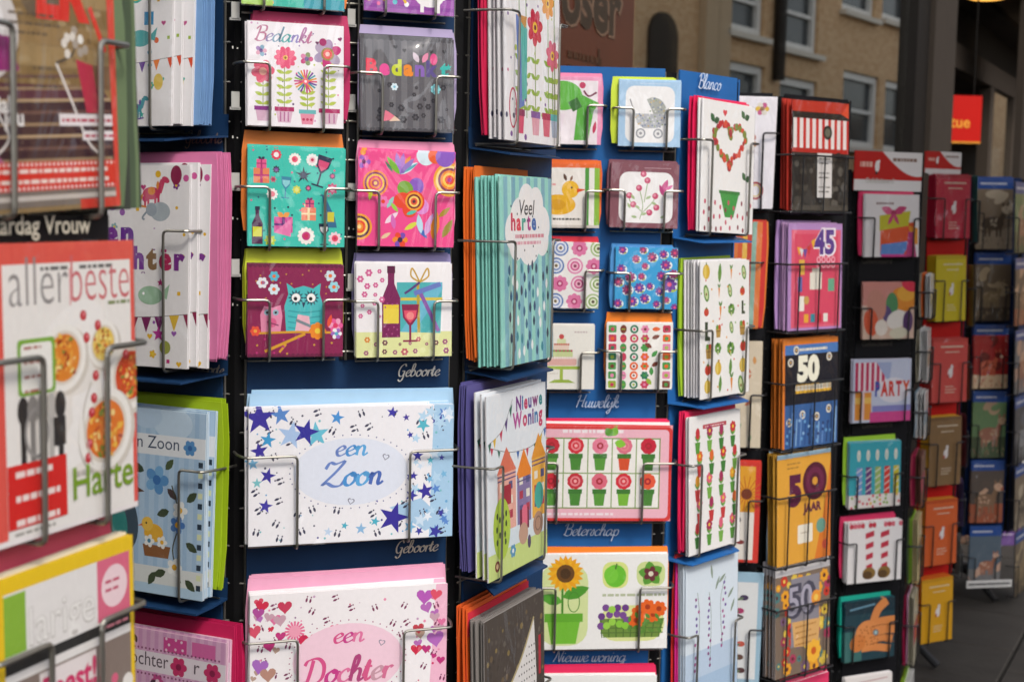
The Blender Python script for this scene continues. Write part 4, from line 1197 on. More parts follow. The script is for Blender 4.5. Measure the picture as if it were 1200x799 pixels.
def art_owl(A):
    h = A.H
    A.rect(0, 0, 100, h, '#8a1c50')
    for i in range(20): A.disc(2.5 + i * 5, h - 1, 2.6, '#6a1440'); A.disc(2.5 + i * 5, 1, 2.6, '#6a1440')
    for x, y, c, r in ((15, .8, '#e8e8ee', 6), (27, .73, '#d8e8f0', 6), (27, .87, '#58b8d0', 5.5), (86, .88, '#cfe0ea', 6), (90, .76, '#9ad8e4', 6), (16, .8, '#8a5a9a', 2)): A.flower(x, h * y, r, c, '#e8703a', 6)
    for p in A.scatter(18, 7, (8, h * .62, 95, h * .95)): A.disc(p[0], p[1], .9, '#c89a3a', n=6)
    A.poly([(40, h * .26), (38, h * .55), (42, h * .68), (40, h * .8), (48, h * .74), (58, h * .77), (68, h * .74), (76, h * .8), (75, h * .68), (79, h * .55), (78, h * .26)], '#49bcc0')
    for i in range(4): A.curve([(42, h * (.32 + i * .06)), (58, h * (.3 + i * .06)), (76, h * (.32 + i * .06))], 1.4, '#369fa6')
    for x in (50, 66):
        for k in range(12): A.leaf(x, h * .64, 8.5, 2.4, k * 30, '#1f4a5a')
        A.disc(x, h * .64, 5.4, '#2c6a78'); A.disc(x, h * .64, 4.6, '#f4f4f2'); A.disc(x - .6, h * .63, 2, '#141414')
    A.poly([(56, h * .59), (60, h * .59), (58, h * .53)], '#2a3a5a')
    A.poly([(49, h * .26), (66, h * .26), (64, h * .44), (52, h * .46)], '#e9b4c2'); A.line([(50, h * .40), (66, h * .33)], 3, '#7a8a92')
    A.poly([(14, h * .26), (13, h * .46), (17, h * .55), (25, h * .53), (34, h * .56), (36, h * .44), (34, h * .26)], '#e58bae')
    for x in (20, 29): A.disc(x, h * .48, 3.2, '#8fb0c0'); A.disc(x, h * .48, 1.4, '#222')
    A.disc(25, h * .37, 5, '#d85a8a'); A.line([(20, h * .38), (32, h * .34)], 1.2, '#7a2a5a')
    A.line([(4, h * .255), (50, h * .27), (96, h * .26)], 2.4, '#d69a2e'); A.line([(60, h * .25), (36, h * .14), (18, h * .06)], 3, '#d69a2e'); A.line([(40, h * .14), (33, h * .05)], 2.4, '#d69a2e')
    A.flower(73, h * .28, 9, '#f08a28', '#f4d040', 8); A.flower(8, h * .28, 5.5, '#e8503a', '#f0a040'); A.flower(92, h * .34, 8, ['#e85a9a', '#f0a0c0'], '#e03a6a'); A.flower(93, h * .25, 6, ['#f4f0f0', '#a06ac0'], '#5ab0c8'); A.leaf(84, h * .32, 14, 5, 75, '#e8503a')
    for p in A.scatter(10, 6, (6, h * .03, 96, h * .2)): A.disc(p[0], p[1], 1.2, A.r.choice(['#c0307a', '#c89a3a']))

def art_wine(A):
    h = A.H
    A.rect(0, 0, 100, h, '#f0ecee'); A.rect(0, 0, 100, h * .27, '#dfe2a2')
    A.poly([(42, h * .27), (88, h * .25), (90, h * .80), (42, h * .80)], '#4cb0b4'); A.poly([(46, h * .27), (60, h * .26), (90, h * .72), (90, h * .80), (78, h * .80)], '#6ab8d0')
    A.line([(46, h * .62), (90, h * .62)], 3, '#d8c24a'); A.line([(64, h * .80), (65, h * .26)], 3, '#b8a03a'); A.line([(66, h * .7), (86, h * .27)], 4, '#8a5aa8'); A.line([(88, h * .78), (60, h * .68)], 5, '#6a7ac0')
    for a in (50, 130): A.curve([(66, h * .8), (66 + 12 * math.cos(R(a)), h * .8 + 14), (66 + 14 * math.cos(R(a)), h * .8 + 6), (66, h * .8)], 1.6, '#c8a03a')
    A.curve([(66, h * .8), (56, h * .72), (50, h * .68)], 2.4, '#5a3a7a')
    A.bottle(36, h * .21, 19, 72, '#7a1c56', '#e8c83a', '#5a1440')
    for p in A.scatter(26, 4, (29, h * .22, 43, h * .6)): A.disc(p[0], p[1], 1, '#a84a82', n=6)
    A.rect(28, h * .36, 44, h * .52, '#e8cf4a'); A.glass(56, h * .16, 38, 0, '#8a1f4a', '#e0506a'); A.disc(56, h * .44, 4, '#f08a8a')
    for p in A.scatter(16, 8, (4, h * .42, 27, h * .92)): A.flower(p[0], p[1], A.r.uniform(1.4, 4), '#d05a92', '#f4d0e0', 6)
    for p in A.scatter(15, 9, (5, 4, 96, h * .2)): A.flower(p[0], p[1], A.r.uniform(1.5, 4), A.r.choice(['#c05a6a', '#9a4a7a', '#d8883a', '#6a3a4a']), '#f0e0b0', 6)

def _feet(A, x, y, s, a, c):
    for sg in (-1, 1):
        ox, oy = sg * 1.3 * s * math.cos(R(a + 90)) , sg * 1.3 * s * math.sin(R(a + 90))
        A.leaf(x + ox - 2 * s * math.cos(R(a)), y + oy - 2 * s * math.sin(R(a)), 3.4 * s, 1.5 * s, a, c); A.disc(x + ox + 2 * s * math.cos(R(a)), y + oy + 2 * s * math.sin(R(a)), .55 * s, c, n=6)

def _oval(A, tint, dot, word, wc, xh, y2):
    h = A.H; cx, cy = 49, h * .52
    A.disc(cx, cy, 28, tint, h * .25, 0, 28)
    for k in range(44): A.disc(cx + 29.6 * math.cos(R(k * 360 / 44)), cy + h * .272 * math.sin(R(k * 360 / 44)), .36, dot, n=6)
    A.script('een', 41, h * .64, 4.6, wc[0], w=1.35, slant=.2, gap=1.25, cols=wc); A.script(word, *y2, xh, wc[0], w=xh * .3, slant=.2, gap=1.12, cols=wc)
    for x, y in ((66, .62), (49, .30)): A.heart(x, h * y, 1.8, '#8a8a9a', -15); A.heart(x, h * y, 1.2, tint, -15)

def art_zoon(A):
    h = A.H
    A.rect(0, 0, 100, h, '#efedf2'); A.poly([(88, 0), (100, 0), (100, h), (90, h)], '#a9cdea')
    A.poly([(68, h * .24), (84, h * .30), (96, h * .12), (86, h * .05)], '#a9cbe8')
    av = lambda x, y: ((x - 49) / 31) ** 2 + ((y - h * .52) / (h * .29)) ** 2 < 1
    for p in A.scatter(40, 7, None, av): _feet(A, p[0], p[1], .8, A.r.choice([60, 75, 20, 30, 110]), '#3c3c56')
    for p in A.scatter(50, 3, None, av): A.disc(p[0], p[1], A.r.uniform(.3, .75), A.r.choice(['#34348a', '#6aa8d8', '#5a5a70', '#7ac0c8']), n=6)
    for i in range(42):
        x, y = A.r.uniform(78, 98), A.r.uniform(2, h - 2); A.star(x, y, A.r.uniform(1.2, 4), A.r.choice(['#7ab8e0', '#b8d8f0', '#e8eef8', '#5a8ad0', '#58b8cc', '#3a3aa0', '#cfe2f4']), 5, .42, A.r.uniform(0, 72))
    for x, y, r, c in ((5, .93, 8, '#3a2f9a'), (15, .95, 5, '#5a8ace'), (20, .80, 7, '#a9c4ea'), (32, .80, 6.5, '#6ac0d8'), (27, .82, 6.5, '#33309a'), (9, .77, 4, '#3a9ad0'), (5, .69, 4.5, '#3a2f9a'), (9, .51, 4, '#3a2f9a'), (8, .29, 3.6, '#3f36a4'),
                       (42, .92, 3.6, '#4a94d8'), (69, .95, 3, '#4038a8'), (60, .33, 4, '#3a2f9a'), (57, .33, 3, '#6ab8d8'), (70, .16, 8, '#372c98'), (86, .35, 4.5, '#3a2f9a'), (61, .14, 2.6, '#4ab0c8'), (54, .09, 3, '#8ab8e0'), (46, .12, 2, '#4ab0c8'),
                       (76, .91, 2, '#4a3a9a'), (80, .47, 2.4, '#3a2f9a'), (2, .60, 3, '#7ab8e0'), (4, .46, 2.6, '#7ac0c8'), (82, .62, 3, '#34309a'), (38, .08, 2.4, '#c0d4ee')): A.star(x, h * y, r, c, 5, .4, 80 + A.r.uniform(-8, 24))
    _oval(A, '#e0e5f3', '#5a5a90', 'Zoon', ['#6a86c8', '#4a92d4', '#5aa8e0', '#4a6ab8'], 5.9, (35, h * .42))

def art_dochter(A):
    h = A.H
    A.rect(0, 0, 100, h, '#f1ecef'); A.poly([(90, 0), (100, 0), (100, h), (94, h)], '#f0b8d0')
    av = lambda x, y: ((x - 49) / 31) ** 2 + ((y - h * .52) / (h * .29)) ** 2 < 1
    for p in A.scatter(46, 6, None, av): _feet(A, p[0], p[1], .75, A.r.choice([60, 75, 20, 30, 110]), '#7a2a56')
    for p in A.scatter(60, 3, None, av): A.disc(p[0], p[1], A.r.uniform(.3, .8), A.r.choice(['#d0306a', '#8a5a8a', '#e890b0', '#c8a0c0']), n=6)
    for i in range(40):
        side = A.r.random() < .5
        x, y = (A.r.uniform(1, 16) if side else A.r.uniform(82, 98)), A.r.uniform(3, h - 3)
        A.heart(x, y, A.r.uniform(1.4, 3.6), A.r.choice(['#c0307a', '#b86ab8', '#d8506a', '#c8a0b0', '#e070a0', '#9a5ab0', '#d02a4a', '#b89a8a']), A.r.uniform(-20, 20))
    for k in range(16): A.line([(22, h * .74), (22 + 5 * math.cos(R(k * 22.5)), h * .74 + 5 * math.sin(R(k * 22.5)))], 1, '#e8709a')
    A.disc(22, h * .74, 3, '#f0a0b8')
    for x, y, r, c in ((29, .66, 5.2, '#cf2350'), (17, .91, 3.6, '#c83a5a'), (4, .88, 3, '#b04a9a'), (88, .92, 4.4, '#b85ab8'), (94, .93, 3.2, '#e0506a'), (85, .70, 3, '#c03a4a'), (5, .52, 4.2, '#a86ac0'), (9, .46, 4, '#b88a7a'), (94, .62, 4.6, '#b86ac0'), (42, .74, 2.6, '#e0407a'),
                       (88, .2, 4, '#c8a8c8'), (90, .12, 4, '#cf2350'), (58, .15, 3, '#d03a6a'), (10, .25, 3, '#cf2350')): A.heart(x, h * y, r, c, A.r.uniform(-12, 12))
    _oval(A, '#f2cddd', '#a02a6a', 'Dochter', ['#d8508a', '#c83a8a', '#e070a0', '#b0407a', '#d8588a', '#c898a8', '#d87098'], 6.2, (26, h * .37))

# ------------------------------------------------------------------ artwork, navy rack, right face
def art_flower_pots_tall(A):
    h = A.H
    A.rect(0, 0, 100, h, '#f2eff2')
    for p in A.scatter(40, 9): A.disc(p[0], p[1], A.r.uniform(1, 2.6), A.r.choice(['#c83a72', '#7a4a9a', '#b8c84a', '#4a4a6a']), n=8)
    for x, y, r, pc in ((38, .90, 17, '#e03a3a'), (54, .58, 14, '#c82a4a'), (78, .72, 12, '#e89a3a'), (90, .90, 10, '#c83a8a'), (86, .46, 12, '#d85a7a'), (26, .76, 7, '#7a4a9a')):
        A.line([(x, h * y), (x, h * .12)], 1.4, '#7a9a4a')
        for i in range(4): A.leaf(x, h * (.16 + i * .08), 9, 4, 25, '#9ab84a'); A.leaf(x, h * (.16 + i * .08), 9, 4, 155, '#8aae3c')
        A.flower(x, h * y, r, pc, '#f0c040', 7, 10, .34, .3, '#7a2a3a')
    A.poly([(20, h * .62), (34, h * .60), (34, h * .18), (24, h * .16)], '#5a7ac0'); A.poly([(28, h * .60), (40, h * .56), (38, h * .22), (30, h * .2)], '#4ab0a8'); A.poly([(22, h * .62), (40, h * .62), (36, h * .56)], '#c88a3a')
    for x, c, rm in ((26, '#d84a72', '#8a1f5a'), (54, '#e0a0b0', '#7a4a9a'), (74, '#d8607a', '#b01f52'), (90, '#a8b8d0', '#4ab0b0')): A.pot(x, h * .04, 15, h * .12, c, rm)
    A.ring(14, h * .16, 6, 1.6, '#c83a62', 14)

def art_cloud(A):
    h = A.H
    for i in range(14): A.rect(i * 7.2, 0, i * 7.2 + 7.2, h, ['#97d8cc', '#7fb8c8', '#a6e0d4', '#74adc2'][i % 4])
    for x, y, r in ((38, .76, 20), (60, .78, 21), (80, .74, 16), (24, .71, 15), (50, .86, 16), (68, .85, 15), (54, .68, 23), (80, .66, 13), (30, .65, 14)): A.disc(x, h * y, r, '#f1eff0', r * 1.0)
    A.text('Veel', 36, h * .80, 12, '#2c3440', .01, .2, maxw=40); A.text('harte', 20, h * .72, 13, '#d8305a', .04, maxw=66, cols=['#c8285a', '#e0405a', '#2aa090', '#b03a8a', '#3a6ab0'])
    A.lines(28, h * .675, 84, 1, 3, '#d88a9a', 3, 0); A.lines(30, h * .64, 78, 1, 3, '#e0a0b0', 2.6, 0)
    for p in A.scatter(12, 8, (20, h * .56, 92, h * .86)): A.disc(p[0], p[1], 1.1, '#3a4a5a', n=6)
    for p in A.scatter(50, 8, (14, 4, 92, h * .50)): A.leaf(p[0], p[1], 9, 4.6, 90, A.r.choice(['#27507a', '#2f6a90', '#f0f4f4', '#3a8a9a', '#1f4060']))

def art_woning(A):
    h = A.H
    A.rect(0, 0, 100, h, '#e9eef4'); A.rect(0, 0, 100, h * .14, '#cfe08a'); A.rect(0, h * .14, 100, h * .24, '#dfeaf0')
    A.text('Nieuwe', 48, h * .88, 10, '#7a3a8a', .04, maxw=46, cols=['#7a2f8a', '#3a7ab0', '#c83a6a', '#5a4a9a', '#8a3a7a', '#2f8a90'])
    A.text('Woning', 42, h * .785, 11, '#b0408a', .04, maxw=52, cols=['#b84a9a', '#c83a6a', '#5a4a9a', '#7a2f8a', '#3a7ab0', '#c83a6a'])
    A.bunting([(2, h * .74), (25, h * .80), (42, h * .95)], 5, ['#2f6a5a', '#e0b83a', '#c83a5a', '#5a3a7a']); A.bunting([(5, h * .72), (40, h * .66), (78, h * .66), (98, h * .74)], 5, ['#c83a5a', '#2f6a5a', '#e0b83a', '#3a6ab0'])
    for x0, x1, y1, c, r in ((16, 46, .56, '#eeb0a0', '#e0745a'), (48, 72, .52, '#8a7aa8', '#f08a2a'), (74, 98, .58, '#f2b44a', '#e89a30')):
        A.rect(x0, h * .24, x1, h * y1, c); A.poly([(x0 - 1, h * y1), (x1 + 1, h * y1), ((x0 + x1) / 2, h * (y1 + .14))], r)
        for i in range(2):
            for j in range(3): A.rect(x0 + 4 + i * (x1 - x0) * .48, h * (.30 + j * .08), x0 + 4 + i * (x1 - x0) * .48 + 6, h * (.345 + j * .08), ['#5a5a8a', '#b83a52', '#f0e8d8'][(i + j) % 3])
        A.line([(x0, h * y1 - 2), (x1, h * y1 - 2)], 1, '#5a4a7a'); A.line([(x0, h * y1 - 5), (x1, h * y1 - 5)], 1, '#5a4a7a')
    A.rect(24, h * .38, 38, h * .49, '#a8283a'); A.rect(52, h * .2, 68, h * .32, '#7a2a42'); A.rrect(56, h * .2, 65, h * .34, 4, '#e8708a'); A.rect(50, h * .50, 72, h * .54, '#f08a2a'); A.disc(86, h * .36, 8, '#4ab0a0', 10)
    A.disc(22, h * .26, 14, '#b4cf4a', 22)
    for p in A.scatter(12, 5, (14, h * .18, 30, h * .34)): A.disc(p[0], p[1], 1.5, '#3a4a2a', 2.4)
    A.line([(22, h * .17), (22, h * .1)], 1.5, '#8a6a3a'); A.disc(58, h * .18, 8, '#c8a08a'); A.disc(84, h * .20, 9, '#b89078'); A.ring(84, h * .2, 5, 1.2, '#8a6a5a')
    A.flower(40, h * .11, 5, '#5a9ac0', '#f0f0f0'); A.disc(14, h * .065, 4, '#7a3a2a'); A.disc(14, h * .065, 2, '#f0d0a0'); A.disc(68, h * .12, 3, '#5a4a6a', 5)

def art_grey_heels(A):
    h = A.H
    A.rect(0, 0, 100, h, '#4e453f')
    for p in A.scatter(150, 4): A.disc(p[0], p[1], A.r.uniform(.5, 2.6), A.r.choice(['#6e5c44', '#3f3833', '#5e554e', '#463e39', '#8a764a', '#6a625a']), n=7)
    A.poly([(34, h * .50), (60, h * .66), (82, h * .86), (86, h * .5), (84, h * .1), (70, 0), (34, 0)], '#e9e5e3')
    for i in range(11):
        for j in range(16):
            x, y = 38 + i * 4.4, h * .02 + j * 5.6
            if y < h * (.46 + (x - 36) * .0068) and x < 84: A.disc(x, y, .9, '#3a3634', n=6)
    A.curve([(34, h * .51), (60, h * .67), (82, h * .87)], 2.2, '#b8a878'); A.rect(90, h * .5, 94, h * .74, '#b82a3a')

def art_lilac_side(A):
    A.rect(0, 0, 100, A.H, '#f0eef0')
    for i in range(8): A.rect(i * 13, 0, i * 13 + 5, A.H, '#d9d4dc')
# ------------------------------------------------------------------ artwork, bright blue rack
def art_elephant(A):
    h = A.H
    A.rect(0, 0, 100, h, '#f1e6ec'); A.rect(94, 0, 100, h, '#ef9cc0'); A.rect(0, h * .95, 100, h, '#ef9cc0')
    A.disc(40, h * .72, 30, '#5fb63c', 22 * h / 100); A.poly([(56, h * .8), (96, h * .62), (88, h * .5), (80, h * .06), (58, h * .06), (62, h * .5)], '#56ae36'); A.rect(10, h * .06, 30, h * .6, '#5fb63c')
    A.poly([(48, h * .62), (62, h * .70), (70, h * .56), (56, h * .48)], '#2f6a24'); A.disc(70, h * .88, 5, '#c83a62'); A.curve([(72, h * .8), (80, h * .72), (92, h * .78)], 3, '#7a2a4a'); A.poly([(0, 0), (34, 0), (44, h * .45), (30, h * .45)], '#efe0ea')
    A.leaf(88, h * .16, 20, 6, 80, '#c8305a')

def art_pram(A):
    h = A.H
    A.rect(0, 0, 100, h, '#aaccea'); A.rrect(11, 6, 90, h - 8, 14, '#f3f1f1')
    for i in range(22): A.disc(35 + i * 2.2, h - 4, .7, '#d8e6f4', n=6)
    A.poly([(26, h * .50), (76, h * .50), (72, h * .34), (62, h * .28), (40, h * .28), (30, h * .36)], '#b4b6bc')
    A.poly([(56, h * .50)] + [(56 + 22 * math.cos(R(a)), h * .50 + 26 * math.sin(R(a))) for a in range(0, 130, 12)], '#a9aca4')
    for p in A.scatter(60, 3, (28, h * .3, 76, h * .74), lambda x, y: y > h * .5 and (x < 50 or (x - 56) ** 2 / 484 + (y - h * .5) ** 2 / 676 > 1)): A.disc(p[0], p[1], 1.5, A.r.choice(['#8a92a8', '#9aa880', '#d8d8d4', '#c8b080', '#7a86a0']), n=7)
    A.line([(26, h * .5), (18, h * .72)], 1.8, '#8f8f94')
    for x in (36, 64): A.disc(x, h * .20, 8, '#9a9ca2'); A.disc(x, h * .20, 5.5, '#e4e2e2'); A.disc(x, h * .20, 2.4, '#8a8a90')

def art_duck(A):
    h = A.H
    A.rect(0, 0, 100, h, '#efe9e2'); A.rect(78, 0, 84, h, '#4a9a3a'); A.rect(84, 0, 92, h, '#f0ece4'); A.rect(92, 0, 100, h, '#8cbc3c'); A.rect(0, h * .94, 100, h, '#e86a2a'); A.rect(0, 0, 100, 4, '#cfc8c0')
    A.disc(38, h * .36, 26, '#ecb31e', 16 * h / 100); A.disc(56, h * .60, 13, '#f0ba24', 13); A.poly([(14, h * .4), (6, h * .52), (26, h * .46)], '#ecb31e'); A.poly([(66, h * .62), (80, h * .60), (66, h * .55)], '#e0501c'); A.disc(58, h * .63, 1.6, '#222'); A.disc(36, h * .36, 13, '#dca016', 8)
    A.leaf(50, h * .73, 12, 5, 110, '#5a3a2a'); A.leaf(56, h * .73, 9, 4, 70, '#7a4a2a'); A.lines(30, h * .12, 72, 1, 4, '#4a4a46', 3, 0); A.lines(10, h * .66, 34, 1, 4, '#e8a0a0', 3, 0)
    for p in A.scatter(6, 8, (4, h * .72, 26, h * .92)): A.heart(p[0], p[1], 3, '#c83a3a')

def art_maroon_floral(A):
    h = A.H
    A.rect(0, 0, 100, h, '#86505c'); A.rrect(13, 7, 92, h - 12, 13, '#f3f0f0')
    for i in range(18): A.disc(50 + i * 2.2, h - 6, .7, '#d8b8c0', n=6)
    for pts in ([(44, 12), (48, h * .35), (42, h * .62)], [(46, 20), (62, h * .4), (66, h * .5)], [(46, 24), (30, h * .4), (28, h * .5)], [(50, h * .4), (54, h * .7)]): A.curve(pts, 1.2, '#9ab07a')
    for x, y in ((42, .62), (66, .5), (28, .5), (54, .74), (34, .36), (68, .32), (48, .84), (58, .24)): A.disc(x, h * y, 4.6, '#c8466e'); A.disc(x - 1, h * y + 1, 2.2, '#e890a8')
    for x, y, a in ((44, .3, 150), (52, .45, 30), (60, .4, -20), (36, .44, 130), (46, .2, 20), (30, .3, 120), (40, .16, 170), (74, .16, 20)): A.leaf(x, h * y, 9, 4, a, '#a4bc84')
    A.leaf(76, h * .54, 22, 9, 70, '#d05a92'); A.leaf(78, h * .5, 18, 6, 110, '#b83a7a'); A.leaf(80, h * .6, 14, 5, 30, '#e070a8')

def art_retro(A):
    h = A.H
    A.rect(0, 0, 100, h, '#efecea')
    sets = (['#a8bc9a', '#efece8', '#7a9a6a', '#d8e0c8', '#6a6a4a'], ['#5a7ab8', '#dfe4ee', '#7a92c8', '#efecea', '#7a6a4a'], ['#e088b0', '#f4d8e4', '#d05a90', '#f0b0c8', '#8a3a5a'], ['#a8c088', '#eef0e4', '#8aa860', '#dfe6c8', '#5a4a3a'])
    k = 0
    for j in range(4):
        for i in range(4):
            x, y = 8 + i * 28 + (j % 2) * 6, 10 + j * h * .27
            if k % 3 == 2: A.flower(x, y, 12, '#e07aa8', '#b83a72', 8, 0, .4, .4, '#f0c0d4')
            else: A.concentric(x, y, 12, sets[k % 4])
            k += 1

def art_blue_flowers(A):
    h = A.H
    A.rect(0, 0, 100, h, '#3aa3dc')
    for i, p in enumerate(A.scatter(26, 17, (2, 2, 98, h - 2))):
        r = 13 if i == 0 else A.r.uniform(6, 9)
        A.disc(p[0] + 1.5, p[1] - 1.5, r * 1.05, '#eef2f0', r * .85, 20); A.leaf(p[0], p[1] - r * .8, r, r * .5, 10, '#a8c04a')
        A.flower(p[0], p[1], r * .95, A.r.choice(['#7a3a92', '#8a3a72', '#6a3a9a', '#a0447a']), '#e84a7a', 8, A.r.uniform(0, 40), .3, .3)

def art_cake(A):
    h = A.H
    A.rect(0, 0, 100, h, '#edeae2')
    A.lines(68, h * .88, 88, 1, 3, '#c8b8b8', 2.4, 0)
    A.poly([(14, h * .36), (80, h * .36), (76, h * .31), (20, h * .31)], '#a4bc4a'); A.rect(46, h * .12, 51, h * .31, '#a4bc4a'); A.poly([(28, h * .10), (70, h * .10), (60, h * .15), (38, h * .15)], '#9ab444')
    for x0, x1, y0, y1, c in ((24, 72, .37, .49, '#e2b0a8'), (30, 66, .49, .60, '#c8d49a'), (36, 60, .60, .70, '#e8d0c0'), (41, 55, .70, .79, '#d8e0b0')): A.rrect(x0, h * y0, x1, h * y1, 3, c)
    for i in range(12): A.disc(26 + i * 4, h * .49, 2, '#f0e0dc'); A.disc(31 + i * 3, h * .60, 1.8, '#b84a5a' if i % 2 else '#7aa04a')
    for i in range(7): A.disc(38 + i * 3.5, h * .70, 1.7, '#c86a5a')
    A.disc(48, h * .82, 4, '#c84a4a')
    A.lines(20, h * .24, 44, 1, 3, '#cfc8bc', 1.2)

def art_patterns(A):
    h = A.H
    A.rect(0, 0, 100, h, '#f1ede8')
    cols = ['#e8642a', '#4a9a4a', '#c83a5a', '#7a3a2a', '#9ab43a', '#2f7a5a', '#e88ab0']
    for j in range(7):
        for i in range(6):
            x, y = 9 + i * 16.5, 7 + j * h * .14
            c, c2 = A.r.choice(cols), A.r.choice(cols); k = (i * 3 + j * 5) % 5
            if k == 0: A.rrect(x - 6, y - 5, x + 6, y + 6, 2, c); A.disc(x, y, 3, c2)
            elif k == 1: A.disc(x, y, 6.5, c); A.disc(x, y, 3.6, '#f1ede8'); A.disc(x, y, 2, c2)
            elif k == 2: A.leaf(x - 6, y, 13, 7, A.r.uniform(0, 180), c)
            elif k == 3: A.disc(x, y, 5, c, 6.5); A.line([(x - 3, y), (x + 3, y)], 1.4, c2)
            else: A.flower(x, y, 6.5, c, c2)

def art_pots_grid(A):
    h = A.H
    A.rrect(0, 0, 100, h, 3, '#d83a38'); A.rrect(2, 2, 98, h - 2, 3, '#f0b7c6')
    A.lines(24, h * .93, 66, 1, 3, '#f4e6ea', 2.2, 0); A.lines(12, h * .06, 60, 1, 3, '#f6e4ea', 1.6, 0)
    x0, x1, y0, y1 = 8, 92, h * .13, h * .88
    A.rect(x0, y0, x1, y1, '#7a9a52'); A.rect(x0 + .9, y0 + .9, x1 - .9, y1 - .9, '#f2eee9')
    for i in range(1, 5): A.rect(x0 + i * 16.8 - .4, y0, x0 + i * 16.8 + .4, y1, '#88a460')
    A.rect(x0, (y0 + y1) / 2 - .4, x1, (y0 + y1) / 2 + .4, '#88a460')
    fl = ['#d8283a', '#c82a3a', '#e06a80', '#d8283a', '#e85a3a', '#c82a3a', '#d8283a', '#e8809a', '#e07088', '#c8203a']
    for j in range(2):
        for i in range(5):
            x, y = x0 + 8.4 + i * 16.8, y0 + 2 + j * (y1 - y0) / 2
            A.pot(x, y, 8.6, 11.5, ['#5a9a3a', '#4a8a34', '#5a9a3a', '#7ab83a', '#4a8434'][i] if not (j == 1 and i == 3) else '#d8502a', '#3f7a30')
            k = fl[j * 5 + i]; A.flower(x, y + 17, 5.6, k, k, 9, 0, .5, .6); A.concentric(x, y + 17, 3.6, ['#e88a90', k, '#f4b0b0'] if i % 2 else [k, '#a81f2c', k])
    A.leaf(58, h * .90, 7, 6, 60, '#7ab83a'); A.leaf(58, h * .90, 7, 6, 130, '#5a9a34'); A.leaf(60, h * .83, 8, 6, -10, '#8ac83c')

def art_sunflower(A):
    h = A.H
    A.rect(0, 0, 100, h, '#f0efed')
    A.rrect(10, h * .04, 44, h * .90, 12, '#d6e2a2'); A.rrect(54, h * .64, 72, h * .92, 6, '#dbe48a'); A.rrect(78, h * .66, 98, h * .92, 6, '#cfdc96'); A.rrect(52, h * .08, 98, h * .46, 12, '#dfe59a')
    A.line([(26, h * .36), (26, h * .66)], 1.6, '#4a8a2a'); A.leaf(26, h * .55, 20, 9, 20, '#4f9a2c'); A.leaf(26, h * .5, 16, 8, 165, '#5aa836'); A.ring(34, h * .5, 4, .7, '#4a8a2a', 7)
    for k in range(20): A.leaf(28, h * .80, 13, 4.6, k * 18, ['#f2b41c', '#eca414'][k % 2])
    A.disc(28, h * .80, 6.4, '#6a4418'); A.disc(28, h * .80, 3.8, '#4a3012')
    A.pot(27, h * .06, 24, h * .32, '#74bc34', '#64ac2c')
    A.disc(63, h * .77, 7.6, '#6abf30', 8); A.disc(60, h * .78, 5, '#78ca3a', 6); A.line([(63, h * .84), (64, h * .9)], 1, '#4a6a2a')
    for a in (30, 100, 170, 240, 310): A.leaf(88, h * .79, 9, 7.5, a, '#5a9a34')
    A.flower(88, h * .79, 5.5, '#6a2a34', '#e0d8c0', 5); A.lines(54, h * .555, 98, 1, 3, '#b8c0a0', 1.8, 0)
    A.poly([(55, h * .12), (94, h * .12), (98, h * .32), (52, h * .32)], '#6f8f3c')
    for i in range(9): A.line([(54 + i * 5, h * .12), (53 + i * 5.4, h * .32)], .8, '#4a6a2a')
    for i in range(3): A.line([(53, h * (.17 + i * .05)), (97, h * (.17 + i * .05))], .8, '#54742e')
    for p in A.scatter(26, 4, (53, h * .24, 72, h * .44)): A.disc(p[0], p[1], 2.6, A.r.choice(['#7a4a92', '#8ac83c', '#6a3a86', '#9ad04a']))
    for x, y in ((80, .38), (90, .36), (86, .44), (94, .42), (78, .30)): A.flower(x, h * y, 5.6, '#e8641c', '#a83a10', 7)
    for p in A.scatter(20, 4, (72, h * .16, 97, h * .32)): A.leaf(p[0], p[1], 5, 2.6, A.r.uniform(0, 180), '#5a8a34')

def art_plain_teal(A):
    A.rect(0, 0, 100, A.H, '#f0f0ee'); A.rect(0, A.H * .6, 100, A.H * .86, '#5ab8b8')
    for p in A.scatter(18, 9): A.flower(p[0], p[1], 4, A.r.choice(['#e8642a', '#c83a5a']), '#f0d040')

def art_heart(A):
    h = A.H
    A.rect(0, 0, 100, h, '#f1efee')
    for k in range(64):
        t = 2 * math.pi * k / 64
        x, y = 52 + 30 * math.sin(t) ** 3, h * .70 + 2.1 * (13 * math.cos(t) - 5 * math.cos(2 * t) - 2 * math.cos(3 * t) - math.cos(4 * t)) * h / 190
        A.disc(x + A.r.uniform(-2, 2), y + A.r.uniform(-2, 2), A.r.uniform(2.4, 4.2), A.r.choice(['#c8323a', '#d8503a', '#a82a3a', '#7a8a3a']))
    A.poly([(36, h * .30), (72, h * .30), (62, h * .12), (46, h * .12)], '#3f9a48'); A.rect(34, h * .30, 74, h * .325, '#357f3c')
    for x, y in ((22, .84), (80, .90), (84, .42)): A.leaf(x, h * y, 10, 7, 20, '#2f5a3a'); A.leaf(x, h * y, 10, 7, 130, '#3a6a44')
    A.heart(42, h * .92, 4, '#d8404a')
    for p in A.scatter(26, 9, (6, 3, 96, h * .24)): A.disc(p[0], p[1], 1.8, A.r.choice(['#c8506a', '#8a3a4a']), 2.6)

